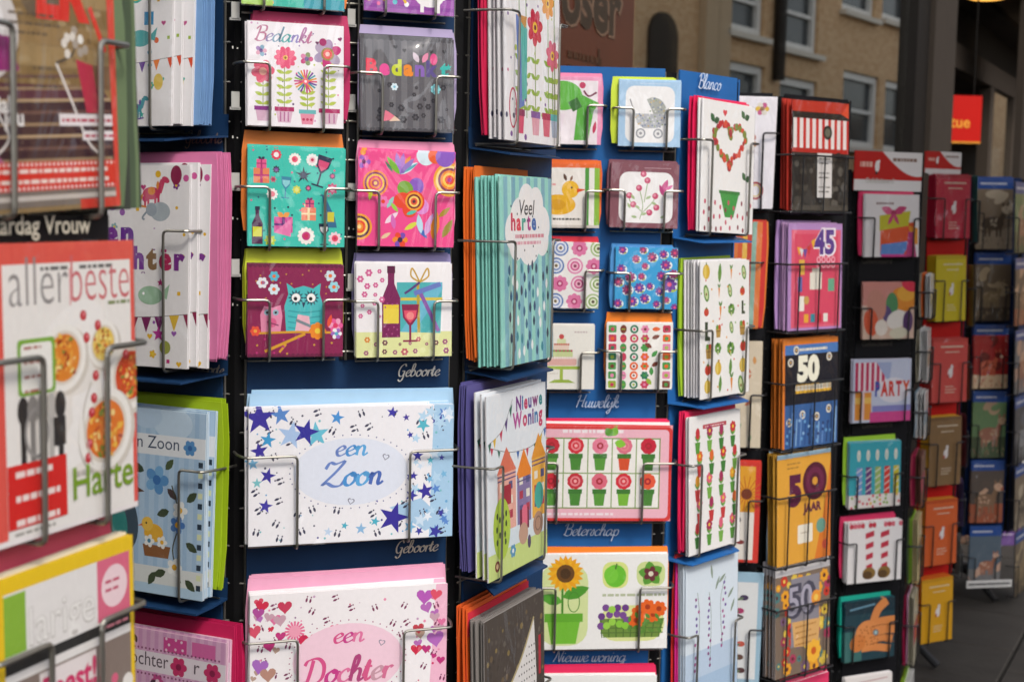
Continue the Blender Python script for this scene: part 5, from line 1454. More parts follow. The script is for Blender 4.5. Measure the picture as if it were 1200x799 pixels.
def art_veg(A):
    h = A.H
    A.rect(0, 0, 100, h, '#f2f0ee')
    def item(x, y, k, s):
        if k == 0: A.disc(x, y, 6 * s, '#c8402e', 5.5 * s); A.star(x, y + 5 * s, 3 * s, '#4a7a34', 5, .4)
        elif k == 1: A.poly([(x - 2.4 * s, y + 6 * s), (x + 2.4 * s, y + 6 * s), (x, y - 9 * s)], '#e08a2a'); A.leaf(x, y + 6 * s, 7 * s, 3 * s, 60, '#5a8a3a'); A.leaf(x, y + 6 * s, 7 * s, 3 * s, 120, '#4a7a30')
        elif k == 2: A.disc(x, y, 5 * s, '#5a8a3a', 9 * s, 15); A.disc(x, y, 3 * s, '#c8d8a0', 6.5 * s, 15); A.disc(x, y - s, 1.6 * s, '#8a6a3a')
        elif k == 3: A.disc(x, y, 7 * s, '#d8b23a', 8 * s); A.disc(x - 2 * s, y, 2.4 * s, '#e8cc6a', 7 * s); A.rect(x - s, y + 7 * s, x + s, y + 10 * s, '#6a7a3a')
        elif k == 4:
            for q in range(7): A.disc(x + 4.5 * s * math.cos(q * .9), y + 4 * s * math.sin(q * .9), 3 * s, ['#5a8a3a', '#7aa84a', '#3f6a2c'][q % 3])
            A.rect(x - 1.5 * s, y - 8 * s, x + 1.5 * s, y - 3 * s, '#b8c88a')
        elif k == 5: A.poly([(x - 7 * s, y + 4 * s), (x + 7 * s, y + 4 * s), (x + 5 * s, y - 9 * s), (x - 5 * s, y - 9 * s)], '#b8924a'); A.line([(x - 6 * s, y), (x + 6 * s, y)], 1, '#7a5a24'); A.disc(x - 3 * s, y + 6 * s, 3.5 * s, '#6a9a3a'); A.disc(x + 3 * s, y + 6 * s, 3.5 * s, '#c8502e')
        elif k == 6: A.rect(x - 2.5 * s, y - 9 * s, x + 2.5 * s, y + 9 * s, '#3a4a34'); A.poly([(x - 2.5 * s, y - 9 * s), (x + 7 * s, y - 9 * s), (x + 6 * s, y - 5 * s), (x - 2.5 * s, y - 5 * s)], '#3a4a34')
        else: A.leaf(x, y - 9 * s, 20 * s, 7 * s, 85, '#6a9a44'); A.line([(x, y - 9 * s), (x + s, y + 9 * s)], .8, '#3f6a2c')
    ks = [3, 2, 1, 0, 4, 7, 5, 2, 3, 6, 1, 4, 0, 7, 5, 2, 4, 1]
    for j in range(7):
        for i in range(4): item(14 + i * 24 + A.r.uniform(-3, 3), h * (.075 + j * .14) + A.r.uniform(-2, 2), ks[(i * 5 + j * 3) % len(ks)], A.r.uniform(.75, 1.15))
    for p in A.scatter(24, 8): A.disc(p[0], p[1], 1.3, A.r.choice(['#d84a3a', '#e8a02a', '#7aa84a']))

def art_tulips(A):
    h = A.H
    A.rect(0, 0, 100, h, '#f2efee'); A.rect(26, h * .90, 72, h * .93, '#b8384a'); A.lines(30, h * .91, 68, 1, 3, '#f0d8d8', 1.2, 0)
    cols = ['#e06a2a', '#c8323a', '#e8a02a', '#a82a5a', '#e0607a']
    for j in range(5):
        for i in range(4):
            x, y = 16 + i * 23 + (j % 2) * 4, h * (.04 + j * .172)
            A.poly([(x - 5, y + 12), (x + 5, y + 12), (x + 3, y), (x - 3, y)], A.r.choice(['#5a9a3a', '#3f7f34', '#c83a3a', '#7ab04a'])); c = A.r.choice(cols)
            A.line([(x, y + 12), (x, y + 20)], 1.2, '#6a9a4a'); A.leaf(x, y + 13, 8, 3.4, 50, '#7ab04a'); A.leaf(x, y + 13, 8, 3.4, 130, '#5a9a3a')
            if (i + j) % 2: A.flower(x, y + 22, 6, c, '#f0c840', 7)
            else: A.disc(x, y + 21, 4, c, 6)

def art_lavender(A):
    h = A.H
    A.rect(0, 0, 100, h, '#dbe6f1'); A.rect(0, 0, 100, h * .42, '#bdd0e6'); A.rect(0, 0, 100, h * .25, '#aac4e0')
    for pts in ([(20, h * .3), (26, h * .6), (22, h * .8)], [(46, h * .3), (48, h * .6), (44, h * .78)], [(70, h * .4), (66, h * .7), (76, h * .85)]):
        A.curve(pts, .9, '#7a8a7a')
        for i in range(12):
            t = i / 12; x = pts[0][0] * (1 - t) + pts[2][0] * t; y = pts[0][1] * (1 - t) + pts[2][1] * t
            A.disc(x + A.r.uniform(-3, 3), y, 1.9, A.r.choice(['#8a3a7a', '#6a4a9a', '#a84a8a']))
    for x, y, a in ((56, .78, 60), (62, .82, 30), (50, .86, 100), (80, .7, 40), (86, .6, 60)): A.leaf(x, h * y, 16, 4, a, '#8a9a8a')
    A.flower(60, h * .08, 8, '#eef2f4', '#d8c860', 8)

# ------------------------------------------------------------------ artwork, age-card rack
def art_rings_white(A):
    h = A.H
    A.rect(0, 0, 100, h, '#e9e4ea'); A.flower(76, h * .90, 12, ['#e0b83a', '#c85a8a', '#d8d0c0'], '#8a5a2a', 6); A.ring(70, h * .16, 12, 4, '#a83a3a', 14); A.ring(70, h * .16, 8, 2, '#e0b83a', 10)
    A.disc(60, h * .64, 7, '#b8523a'); A.disc(64, h * .58, 5, '#c88a3a'); A.disc(58, h * .48, 5, '#7a8a4a')

def art_orange_stripes(A):
    h = A.H
    for i in range(10): A.rect(i * 10, 0, i * 10 + 10, h, ['#d85a2a', '#e8b84a', '#c8402a', '#8ab0a0', '#e07a3a'][i % 5])

def art_beige_floral(A):
    h = A.H
    A.rect(0, 0, 100, h, '#dccdb4')
    for p in A.scatter(9, 16, (40, 10, 96, h * .9)): A.leaf(p[0], p[1], 18, 8, A.r.uniform(0, 360), A.r.choice(['#c86a4a', '#9ab08a', '#d89a5a', '#7a8a9a']))

def art_sun(A):
    h = A.H
    A.rect(0, 0, 100, h, '#d8392c'); A.rect(6, 6, 88, h - 10, '#eee6dc'); A.rect(6, h * .5, 88, h - 10, '#e8a42a')
    for k in range(18): A.line([(70, h * .68), (70 + 40 * math.cos(R(k * 20)), h * .68 + 40 * math.sin(R(k * 20)))], 2, '#c86a1c')
    A.disc(70, h * .68, 12, '#7a3a1c'); A.disc(52, h * .42, 8, '#4a4a4a'); A.disc(60, h * .2, 9, '#8a3a3a', 5)

def art_blue_birds(A):
    h = A.H
    A.rect(0, 0, 100, h, '#9fc0d4'); A.rect(20, 10, 92, h * .92, '#e4e6e6')
    for x, y, c in ((64, .78, '#4a3a5a'), (56, .66, '#b03a6a'), (60, .36, '#c85a4a'), (58, .24, '#6a4a3a'), (62, .12, '#5a3a3a')): A.disc(x, h * y, 9, c, 6); A.leaf(x, h * y, 16, 6, 200, '#6a7a5a')

def art_stripes_photo(A):
    h = A.H
    A.rect(0, 0, 100, h, '#2a2826'); A.rect(0, h * .9, 100, h, '#b8301f'); A.rect(4, h * .84, 92, h * .9, '#201a18')
    for i in range(9): A.rect(2 + i * 11, h * .56, 2 + i * 11 + 6, h * .84, '#e6dcda'); A.rect(8 + i * 11, h * .56, 13 + i * 11, h * .84, '#c22a24')
    A.disc(62, h * .72, 8, '#20201e'); A.disc(62, h * .72, 5, '#6a6a5a'); A.rect(0, h * .53, 100, h * .57, '#b02018')
    for p in A.scatter(40, 7, (4, h * .06, 96, h * .5)): A.disc(p[0], p[1], A.r.uniform(3, 7), A.r.choice(['#3a3836', '#5a5650', '#46423c', '#222020']))
    A.rect(44, h * .12, 70, h * .53, '#d8d4d2')
    for i in range(3): A.lines(47, h * (.47 - i * .13), 68, 2, 5, '#5a5a58', 1.6)
    A.rect(0, 0, 100, h * .05, '#4a4640'); A.poly([(86, h * .9), (100, h), (100, h * .86)], '#d84a2a')

def art_45(A):
    h = A.H
    A.rect(0, 0, 100, h, '#b48ac2'); A.rect(6, 3, 97, h * .94, '#df5f78'); A.rect(12, 6, 92, h * .9, '#d84a66')
    A.text('45', 46, h * .72, 27, '#f0e6ee', .09, maxw=46); A.text('45', 46.5, h * .72, 27, '#5a3a8a', .04, maxw=45)
    A.bunting([(16, h * .78), (30, h * .76), (48, h * .88)], 8, ['#e8a83a', '#d8d8d8', '#6a4a9a', '#c83a3a'])
    for i in range(8): A.disc(56 + (i % 4) * 9, h * (.66 - .05 * (i // 4)), 4, '#f0b0c0'); A.disc(56 + (i % 4) * 9, h * (.66 - .05 * (i // 4)), 2.4, '#d84a66')
    A.rect(40, h * .38, 62, h * .54, '#e6e0d2'); A.rect(44, h * .54, 58, h * .58, '#d8cfc0'); A.rect(20, h * .52, 30, h * .66, '#e0b04a'); A.rect(18, h * .36, 26, h * .50, '#5a6aa8'); A.rect(20, h * .18, 30, h * .32, '#eee8e0'); A.rect(74, h * .36, 86, h * .48, '#6aa88a'); A.disc(34, h * .28, 5, '#c8a05a')
    for i, c in enumerate(('#e8a83a', '#3a8a9a', '#c8303a', '#e6e0d8')): A.rect(30 + i * 12, h * .07, 38 + i * 12, h * .15, c)

def art_50_black(A):
    h = A.H
    A.rect(0, 0, 100, h, '#d97a2a'); A.rect(4, 0, 100, h * .95, '#1c1c26'); A.rect(4, 0, 100, h * .40, '#39619a'); A.rect(4, h * .86, 100, h * .95, '#4a78b8')
    A.text('50', 26, h * .62, 27, '#f0ecd8', .06, maxw=62)
    A.lines(20, h * .50, 88, 1, 3, '#eeb83a', 9, 0); A.lines(20, h * .525, 88, 1, 3, '#f2ead8', 6, 0); A.lines(24, h * .575, 66, 1, 3, '#d8a83a', 2, 0); A.lines(30, h * .89, 80, 1, 3, '#e6e0d0', 3, 0)
    for x, y in ((14, .79), (84, .82), (12, .24), (36, .30), (62, .27), (84, .33), (24, .9)): A.disc(x, h * y, 5, '#e6dcc8'); A.disc(x, h * y, 3, '#2a3a6a'); A.disc(x, h * y, 1.4, '#e8b83a')
    for i in range(12): A.line([(8 + i * 8, 2), (10 + i * 8, h * A.r.uniform(.2, .36))], 2, A.r.choice(['#2a4a86', '#6a92c8', '#8ab0d8', '#22365f']))
    for p in A.scatter(26, 6, (6, 3, 96, h * .3)): A.disc(p[0], p[1], 2, A.r.choice(['#8ab0d8', '#2a3a6a', '#6aa0d0']))

def art_50_jaar(A):
    h = A.H
    A.rect(0, 0, 100, h, '#e0a23c'); A.rect(0, h * .96, 100, h, '#a8c8dc')
    A.poly([(70, 0), (100, 0), (100, h * .9), (86, h * .4)], '#d8782c')
    A.text('5', 20, h * .54, 33, '#5a1c3e', .07); A.disc(70, h * .72, 23, '#54182f', 23, 0, 26); A.disc(70, h * .72, 17, '#6a2444'); A.disc(70, h * .72, 10, '#54182f'); A.disc(70, h * .72, 5, '#d89a3a')
    A.text('JAAR', 48, h * .45, 10, '#5a1c3e', .05, maxw=44)
    A.lines(18, h * .9, 46, 2, 5, '#a87a34', 2); A.rrect(38, h * .17, 66, h * .34, 2, '#ece4d4'); A.disc(82, h * .30, 9, '#6a9a8a'); A.disc(90, h * .12, 6, '#c8503a'); A.rect(44, h * .26, 60, h * .27, '#b8a890')

def art_50_grey(A):
    h = A.H
    A.rect(0, 0, 100, h, '#dcd8da'); A.rect(0, 0, 100, h * .88, '#7c6a5c')
    for p in A.scatter(56, 9, (2, 2, 98, h * .86)): A.flower(p[0], p[1], A.r.uniform(4, 9), A.r.choice(['#e8a02a', '#c83a2a', '#7a5a7a', '#e0c04a', '#4a7a7a', '#a83a5a']), A.r.choice(['#f0d060', '#5a2a2a']), 7)
    A.rect(28, h * .24, 80, h * .84, '#8a8690')
    A.text('50', 22, h * .52, 34, '#4a4858', .08, maxw=70); A.text('50', 23, h * .525, 33, '#a8a4b4', .01, maxw=67); A.disc(74, h * .63, 9, '#e8963a'); A.disc(74, h * .63, 4, '#f2c85a')
    A.poly([(34, h * .24), (78, h * .2), (82, h * .44), (30, h * .46)], '#d8a86a'); A.lines(36, h * .40, 76, 4, 7, '#b07a3a', 2)
    A.flower(70, h * .16, 14, '#f0b43a', '#c85a1c', 8)

def art_pink_plain(A):
    A.rect(0, 0, 100, A.H, '#f1e6ec'); A.rect(0, A.H * .8, 100, A.H, '#e23a6a'); A.disc(50, A.H * .5, 20, '#7ab04a')

# ------------------------------------------------------------------ artwork, black rack
def art_gift_bag(A):
    h = A.H
    A.rect(0, 0, 100, h, '#ece6e6'); A.lines(20, h * .84, 52, 1, 4, '#8a6a6a', 3, 0)
    A.poly([(28, h * .02), (88, h * .02), (90, h * .56), (28, h * .48)], '#e0562a'); A.poly([(28, h * .02), (70, h * .02), (88, h * .26), (30, h * .2)], '#5a8ad0'); A.poly([(26, h * .42), (80, h * .50), (84, h * .74), (26, h * .66)], '#c8c02a'); A.poly([(80, h * .5), (98, h * .46), (98, h * .2), (88, h * .2)], '#e8962a')
    A.leaf(52, h * .70, 26, 12, 20, '#c83a72'); A.leaf(52, h * .70, 24, 12, 160, '#d85a86'); A.disc(52, h * .70, 5, '#a82a5a'); A.leaf(52, h * .7, 20, 7, 240, '#c83a72'); A.leaf(52, h * .7, 20, 7, 300, '#c83a72'); A.rect(30, 0, 96, h * .04, '#d83a92'); A.poly([(76, 0), (96, 0), (90, h * .4), (80, h * .4)], '#c03a7a')

def art_painted(A):
    h = A.H
    A.rect(0, 0, 100, h, '#d8b8a4'); A.rect(0, h * .6, 100, h, '#d08a80')
    for x, y, r, ry, c in ((78, .7, 24, 20, '#e08a2a'), (84, .8, 18, 14, '#e8a83a'), (56, .6, 12, 22, '#4a8a5a'), (46, .45, 10, 16, '#5a4a7a'), (66, .34, 20, 16, '#e8e0d8'), (26, .6, 18, 28, '#c88a7a'), (16, .3, 14, 24, '#d85a3a'), (90, .94, 16, 10, '#d82a4a'), (36, .2, 12, 14, '#e8dcd0'), (88, .3, 10, 20, '#5a3a6a'), (70, .1, 18, 10, '#d8d0b8')): A.disc(x, h * y, r, c, ry * h / 100, A.r.uniform(-30, 30))

def art_party(A):
    h = A.H
    A.rect(0, 0, 100, h, '#c9cfe4')
    for i in range(6): A.rect(4 + i * 9, h * .5, 9 + i * 9, h * .95, '#c8285a'); A.rect(9 + i * 9, h * .5, 13 + i * 9, h * .95, '#f0e4ea')
    A.poly([(40, h * .95), (62, h * .6), (66, h * .95)], '#a8b4d8'); A.rect(4, h * .04, 32, h * .48, '#e8963a'); A.rect(4, h * .3, 32, h * .4, '#f0c060'); A.rect(14, h * .04, 20, h * .48, '#e8c8c8')
    A.rect(30, 0, 100, h * .16, '#d84a92'); A.rect(34, h * .16, 100, h * .26, '#8a8ac8'); A.disc(70, h * .5, 28, '#e6e2ea', h * .2)
    A.text('PARTY', 38, h * .42, 19, '#d8352a', .05, maxw=60, cols=['#3a4aa8', '#d8352a', '#d83a2a', '#c82a3a', '#d8502a'])

def art_candles(A):
    h = A.H
    A.rect(0, 0, 100, h, '#3aa8b8')
    for i in range(5):
        x = 14 + i * 18
        A.disc(x + 4, h * .80, 3.4, '#e8e4d8', 9); A.disc(x + 4, h * .78, 1.8, '#c8d8c8', 5)
        A.rect(x, h * .2, x + 11, h * .62, ['#7a9ad0', '#6a3a7a', '#9ab86a', '#d8362a', '#d8c83a'][i])
        for k in range(4): A.line([(x, h * (.24 + k * .1)), (x + 11, h * (.3 + k * .1))], 1.6, '#e8e2da')
    A.rect(0, 0, 100, h * .2, '#e6e0dc')
    for p in A.scatter(22, 6, (2, 1, 98, h * .2)): A.disc(p[0], p[1], 2.4, A.r.choice(['#d85a6a', '#8ab04a', '#e8b83a']))

def art_legs(A):
    h = A.H
    A.rect(0, 0, 100, h, '#ece8e8')
    for i in range(14): A.disc(6 + i * 7, h * .95, 4, A.r.choice(['#c8384a', '#eee', '#d86a7a']))
    for x in (40, 68):
        for k in range(7): A.poly([(x - 8 + k * .4, h * (.82 - k * .09)), (x + 8 - k * .4, h * (.86 - k * .09)), (x + 8 - k * .4, h * (.77 - k * .09)), (x - 8 + k * .4, h * (.73 - k * .09))], ['#c22f46', '#f0e4e4'][k % 2])
        A.disc(x, h * .15, 12, '#8a6a34', 9); A.disc(x - 3, h * .12, 9, '#5a4020', 6)

def art_hand(A):
    h = A.H
    A.rect(0, 0, 100, h, '#1f3f4a'); A.rect(0, h * .78, 100, h, '#16303c'); A.rect(0, 0, 34, h * .5, '#3a6a68')
    A.line([(10, h * .86), (60, h * .92)], 3, '#6a92a8')
    for pts, w in (([(30, h * .3), (60, h * .36), (96, h * .30)], 13), ([(40, h * .44), (70, h * .48), (104, h * .46)], 14), ([(50, h * .58), (76, h * .62), (104, h * .62)], 13), ([(34, h * .2), (60, h * .2), (92, h * .14)], 12), ([(56, h * .6), (66, h * .82), (84, h * .96)], 15)): A.curve(pts, w, '#d9884a')
    A.disc(46, h * .42, 25, '#dc8c4e', h * .24); A.disc(26, h * .3, 16, '#d07c3e', h * .14, 30)
    for y in (.36, .53, .25): A.curve([(50, h * y), (74, h * (y + .03)), (100, h * y)], 1.2, '#8a4a22')
    for p in A.scatter(26, 5, (28, h * .24, 66, h * .56)): A.disc(p[0], p[1], 1.5, '#9a5424')
    A.disc(62, h * .44, 6, '#6a7a80', 5); A.disc(62, h * .44, 3, '#a8c0c4')

def art_plain_red_corner(A):
    A.rect(0, 0, 100, A.H, '#eae4e2'); A.poly([(60, A.H * .5), (80, A.H * .7), (90, A.H * .4)], '#c8303a'); A.line([(10, A.H * .9), (90, A.H * .94)], 2, '#c8a0a0')

# ------------------------------------------------------------------ artwork, booklet rack and photo-card rack
def booklet(col, mark, line='#f0e8e8'):
    def f(A):
        h = A.H
        A.rect(0, 0, 100, h, col); A.rect(0, h * .95, 100, h, mark)
        A.lines(24, h * .86, 88, 1, 4, line, 3.2, 0); A.lines(36, h * .78, 76, 1, 4, line, 2.2, 0)
        A.disc(52, h * .46, 7, '#efe8e6', 10); A.leaf(52, h * .46, 18, 8, 70, '#f4eeec'); A.disc(56, h * .56, 4, '#efe8e6'); A.leaf(50, h * .44, 10, 5, 230, '#b83a3a')
        A.lines(38, h * .24, 70, 3, 6, line, 1.8)
    return f

def photo_card(seed, pal, top='#1f4f9c'):
    def f(A):
        h = A.H; r = random.Random(seed)
        A.rect(0, 0, 100, h, pal[0]); A.rect(0, 0, 100, h * r.uniform(.2, .4), pal[2])
        for i in range(10): A.disc(r.uniform(0, 100), r.uniform(h * .3, h * .84), r.uniform(14, 30), pal[r.choice((0, 0, 3))], r.uniform(8, 18), r.uniform(0, 60))
        x, y, s = r.uniform(40, 60), h * .36, r.uniform(.9, 1.25)          # an animal: body, legs, neck, head, ears, muzzle
        A.disc(x, y, 27 * s, pal[1], 15 * s)
        for dx in (-18, -8, 10, 19): A.poly([(x + dx * s - 4, y), (x + dx * s + 4, y), (x + dx * s + 2.4, y - 30 * s), (x + dx * s - 2.4, y - 30 * s)], pal[1])
        A.poly([(x + 10 * s, y + 4), (x + 24 * s, y), (x + 34 * s, y + 26 * s), (x + 24 * s, y + 30 * s)], pal[1])
        A.disc(x + 32 * s, y + 30 * s, 12 * s, pal[3], 9 * s, -20); A.leaf(x + 26 * s, y + 36 * s, 12 * s, 6 * s, 110, pal[1]); A.leaf(x + 34 * s, y + 37 * s, 12 * s, 6 * s, 70, pal[1])
        A.disc(x + 42 * s, y + 26 * s, 5 * s, pal[2], 4 * s); A.disc(x + 32 * s, y + 33 * s, 1.6, '#14110f')
        for i in range(9): A.disc(x + r.uniform(-20, 20) * s, y + r.uniform(-6, 10) * s, r.uniform(2, 5), pal[3], 2.4, r.uniform(0, 180))
        for i in range(22): A.leaf(r.uniform(0, 100), r.uniform(0, h * .12), r.uniform(8, 18), 2, r.uniform(60, 120), pal[r.choice((0, 1, 3))])
        A.rect(0, h * .84, 100, h, top); A.lines(8, h * .90, 84, 1, 4, '#d8dce6', 5, .2)
    return f
def header(A):
    h = A.H
    A.rect(0, 0, 100, h, '#e9e4e2'); A.rect(0, h * .28, 100, h, '#c41f1a')
    A.poly([(40, h)] + [(40 + 60 * t, h * (1 - .62 * math.sin(math.pi * min(1, t * .9) * .62))) for t in [i / 12 for i in range(1, 13)]] + [(100, h)], '#ece6e4')
    A.lines(56, h * .76, 92, 1, 4, '#8a6a5a', 4, 0); A.lines(8, h * .6, 26, 1, 4, '#e8b0a0', 6, 0); A.disc(33, h * .62, 3.4, '#f0eae6', 7); A.leaf(33, h * .66, 7, 4, 60, '#f4f0ee'); A.disc(32, h * .45, 2, '#222')
# ------------------------------------------------------------------ the racks and their cards
def zt(fx, fy, t, px, py, d=0.0): return Face(fx, fy, t).hit(px, py, d)[1]

# 1. nearest rack, cut by the left edge
R0 = Rack('card_rack', 'nearest card rack with black boards, cut off by the left edge', -.345, 1.028, 70, .241, .45, 2.0, BLACK, WIRE, None)
pocket(R0, 0, (-32, 140, -45, 247), 'tall beige magazine-style birthday card with red banner, at upper left edge', 'beige magazine-style card', art_magazine, '#d8503c', D=.055, nback=1, env=(('#6a7d5a', 1, .018, .0), ('#3a3f38', 1, .032, .0), ('#4a5a44', 1, .046, .0), ('#6a7d5a', 1, .056, .0), ('#3a3f38', 1, .066, .0), ('#8d5a4a', 1, .074, .0)), seed=3, wires='two', wz=.72, fanrot=1.0, fan=.006, wire_r=.0021, inset=.03, tilt=-1, roll=-3.0, backart=False, envgap=.005)
strip(R0, R0.faces[0], -60, 126, 252, 284, BLACK, .046, 'caption_board')
print_caption(R0, R0.faces[0], 'verjaardag Vrouw', -46, 106, 276, '#cfc6b4', .05, .01)
pocket(R0, 0, (-12, 161, 284, 620), 'white food-photo card lettered allerbeste with red border, left foreground', 'allerbeste card', art_allerbeste, '#d8564a', D=.055, nback=2, gap=.005, edge='#d8564a', seed=4, wz=.62, wire_r=.0021, inset=.045, tilt=-1, backart=False, roll=0)
pocket(R0, 0, (-6, 160, 655, 960), 'yellow bordered card with pink corner, at lower left edge', 'yellow bordered card', art_feest, '#e8c020', D=.055, nback=2, gap=.005, env=(('#d8546c', 4, -.004, .012), ('#c08aa8', 2, 0, .02)), edge='#e8dcc0', seed=5, wz=.72, wire_r=.0021, inset=.05, tilt=-1, backart=False, roll=0)

# 2. sharp navy rack
R1 = Rack('card_rack', 'navy octagonal card rack in sharp focus, full of baby and thank-you cards', -.19, 1.70, 20, .332, .42, 2.06, NAVY, WIRE, None)
L, C, Q = -1, 0, 1
pocket(R1, L, (92, 200, -110, 148), 'tall white nursery card with bunting, left face of navy rack, topmost', 'tall white nursery card', art_baby_top, D=.055, nback=2, gap=.005, env=(('#7fa8da', 9, .026, .002),), seed=11, lip=True, wz=.66, fan=.010)
script_caption(R1, R1.faces[L], 'Geboorte', 216, 262, 168, '#7a6a66', .004)
pocket(R1, L, (92, 219, 193, 428), 'tall white card lettered Een Dochter in purple, with rocking horses', 'Een Dochter card', art_dochter_left, D=.055, nback=2, gap=.005, env=(('#e07fae', 9, .028, .010),), seed=12, lip=True, wz=.68, fan=.010, inset=.028)
script_caption(R1, R1.faces[L], 'Geboorte', 218, 264, 436, '#9a9086', .004)
pocket(R1, L, (112, 237, 480, 694), 'pale blue card lettered Zoon with bird, chick and flowers', 'pale blue Zoon card', art_zoon_left, '#cfe0ee', D=.05, nback=2, gap=.006, env=(('#a6c322', 5, .008, .010),), seed=13, lip=True, wz=.70, fan=.001, inset=.028)
pocket(R1, L, (112, 260, 742, 960), 'pink striped card lettered Dochter with small flowers, at the lower edge', 'pink striped Dochter card', art_dochter_pink, '#e8c0d4', D=.05, nback=3, gap=.004, env=(('#c21f55', 5, .006, .012),), seed=14, wz=.72)

a0, a1, c0, c1 = strip(R1, R1.faces[0], 400, 424, -60, 421, BLACK)
m = MB()
for s_ in (a0 + .006, a1 - .006): m.tube([(s_, -.006, c0), (s_, -.006, c1)], .0016, 6)
z_ = c0 + .01
while z_ < c1: m.tube([(a0, -.006, z_), (a1, -.006, z_)], .0013, 6); z_ += .0445
R1.part('centre_ladder', m, WIRE, R1.faces[0])
CLIP = plain('white_plastic_clip', '#b9b8b4', .4, 0, .1, 40)
for x_, ys_ in ((276, (12, 117, 212, 313)), (412, (20, 120, 224, 330))):
    for y_ in ys_:
        s_, z_ = R1.faces[0].hit(x_, y_, .014)
        R1.part('price_clip', MB().box(-.0045, .0045, 0, .003, -.009, .009).box(-.006, .006, .001, .006, -.011, -.008), CLIP, R1.faces[0], s_, .014, z_)
    for y_ in ys_:
        print_caption(R1, R1.faces[0], 'P.', x_ - 4, x_ + 3, y_ + 45, '#d8d6d0', .010, .02)
strip(R1, R1.faces[0], 283, 291, -60, 421, BLACK, .0016)
for y0_, y1_ in ((149, 160), (288, 297)): strip(R1, R1.faces[0], 291.6, 399, y0_, y1_, BLACK, .0017)
pocket(R1, C, (283, 404, -115, 9), 'teal flowered card cut by the top edge, left column of navy rack', 'teal flowered card', art_top_teal, '#e8e4e0', env=(('#e07a2c', 2, .004, .003),), seed=20, nback=1, wz=.6)
pocket(R1, C, (427, 533, -100, 16), 'purple card with white sheep cut by the top edge', 'purple sheep card', art_top_purple, '#e8dcea', env=(('#a99bc0', 2, .001, .004),), seed=21, nback=1, wz=.6)
pocket(R1, C, (290, 403, 27, 149), 'white square card lettered Bedankt with four potted flowers', 'white Bedankt card', art_bedankt_flowers, env=(('#b8215b', 3, .006, .007),), seed=22, nback=2, wz=.60)
pocket(R1, C, (423, 533, 44, 154), 'charcoal striped square card lettered Bedankt in coloured letters', 'charcoal Bedankt card', art_bedankt_grey, '#8a868c', env=(('#a99bc0', 3, .002, .008),), seed=23, nback=1, wz=.60)
pocket(R1, C, (290, 404, 174, 289), 'turquoise square card with gifts, glasses, bottles and a black star', 'turquoise party card', art_party_teal, '#8fdcd0', env=(('#e07a2c', 3, -.002, .014),), seed=24, nback=2, wz=.60)
pocket(R1, C, (419, 532, 178, 289), 'hot pink square card covered in bright folk flowers', 'hot pink floral card', art_pink_floral, '#f0a0c0', env=(('#e68fb3', 2, .001, .010),), seed=25, nback=1, wz=.58)
pocket(R1, C, (290, 402, 310, 418), 'maroon square card with turquoise owl and small pink owl on a branch', 'owl card', art_owl, '#d8a8bc', env=(('#c3cf2a', 3, .000, .013),), seed=26, nback=2, wz=.62)
pocket(R1, C, (418, 530, 309, 418), 'white square card with wine bottle, glass and striped gift', 'wine bottle card', art_wine, env=(('#8f86b6', 3, .003, .007),), seed=27, nback=2, wz=.60)
script_caption(R1, R1.faces[C], 'Geboorte', 465, 517, 441, '#dcd8d0')
pocket(R1, C, (291, 531, 477, 634), 'wide white card lettered een Zoon with blue stars and tiny footprints', 'een Zoon star card', art_zoon, env=(('#a8cdea', 4, .004, .013),), seed=28, nback=2, gap=.005, wz=.66, inset=.055, D=.038, roll=0.4)
script_caption(R1, R1.faces[C], 'Geboorte', 462, 515, 648, '#c8beb0')
pocket(R1, C, (292, 523, 692, 860), 'wide white card lettered een Dochter with pink and purple hearts', 'een Dochter heart card', art_dochter, env=(('#eaa6c4', 4, .003, .014),), seed=29, nback=2, gap=.005, wz=.70, inset=.055, D=.038, roll=0.6)

pocket(R1, Q, (594, 659, -70, 168), 'tall white card with red flowers in pots, upper right face of navy rack', 'tall potted flower card', art_flower_pots_tall, D=.052, nback=3, gap=.006, env=(('#d22a55', 3, -.002, .004), ), seed=31, lip=True, wz=.62, inset=.022)
pocket(R1, Q, (590, 650, 208, 424), 'teal striped card with white cloud lettered harte and raindrops', 'teal cloud card', art_cloud, '#9ad8cc', D=.056, nback=6, gap=.0048, env=(('#e8702a', 5, -.001, .006),), seed=32, lip=True, wz=.66, backart=False, edge='#92d8cc', inset=.020)
pocket(R1, Q, (575, 643, 457, 664), 'white card lettered Nieuwe Woning with colourful row of houses', 'Nieuwe Woning card', art_woning, D=.056, nback=2, gap=.009, env=(('#5a5590', 5, .000, .010),), seed=33, lip=True, wz=.62, inset=.022)
pocket(R1, Q, (572, 640, 712, 905), 'dark grey card with white dotted shape, low on the right face of navy rack', 'dark grey dotted card', art_grey_heels, '#9a9490', D=.054, nback=4, gap=.005, env=(('#d93245', 1, .003, .006), ('#e2622a', 5, .002, .012)), seed=34, wz=.45, edge='#8a8480', backart=False)

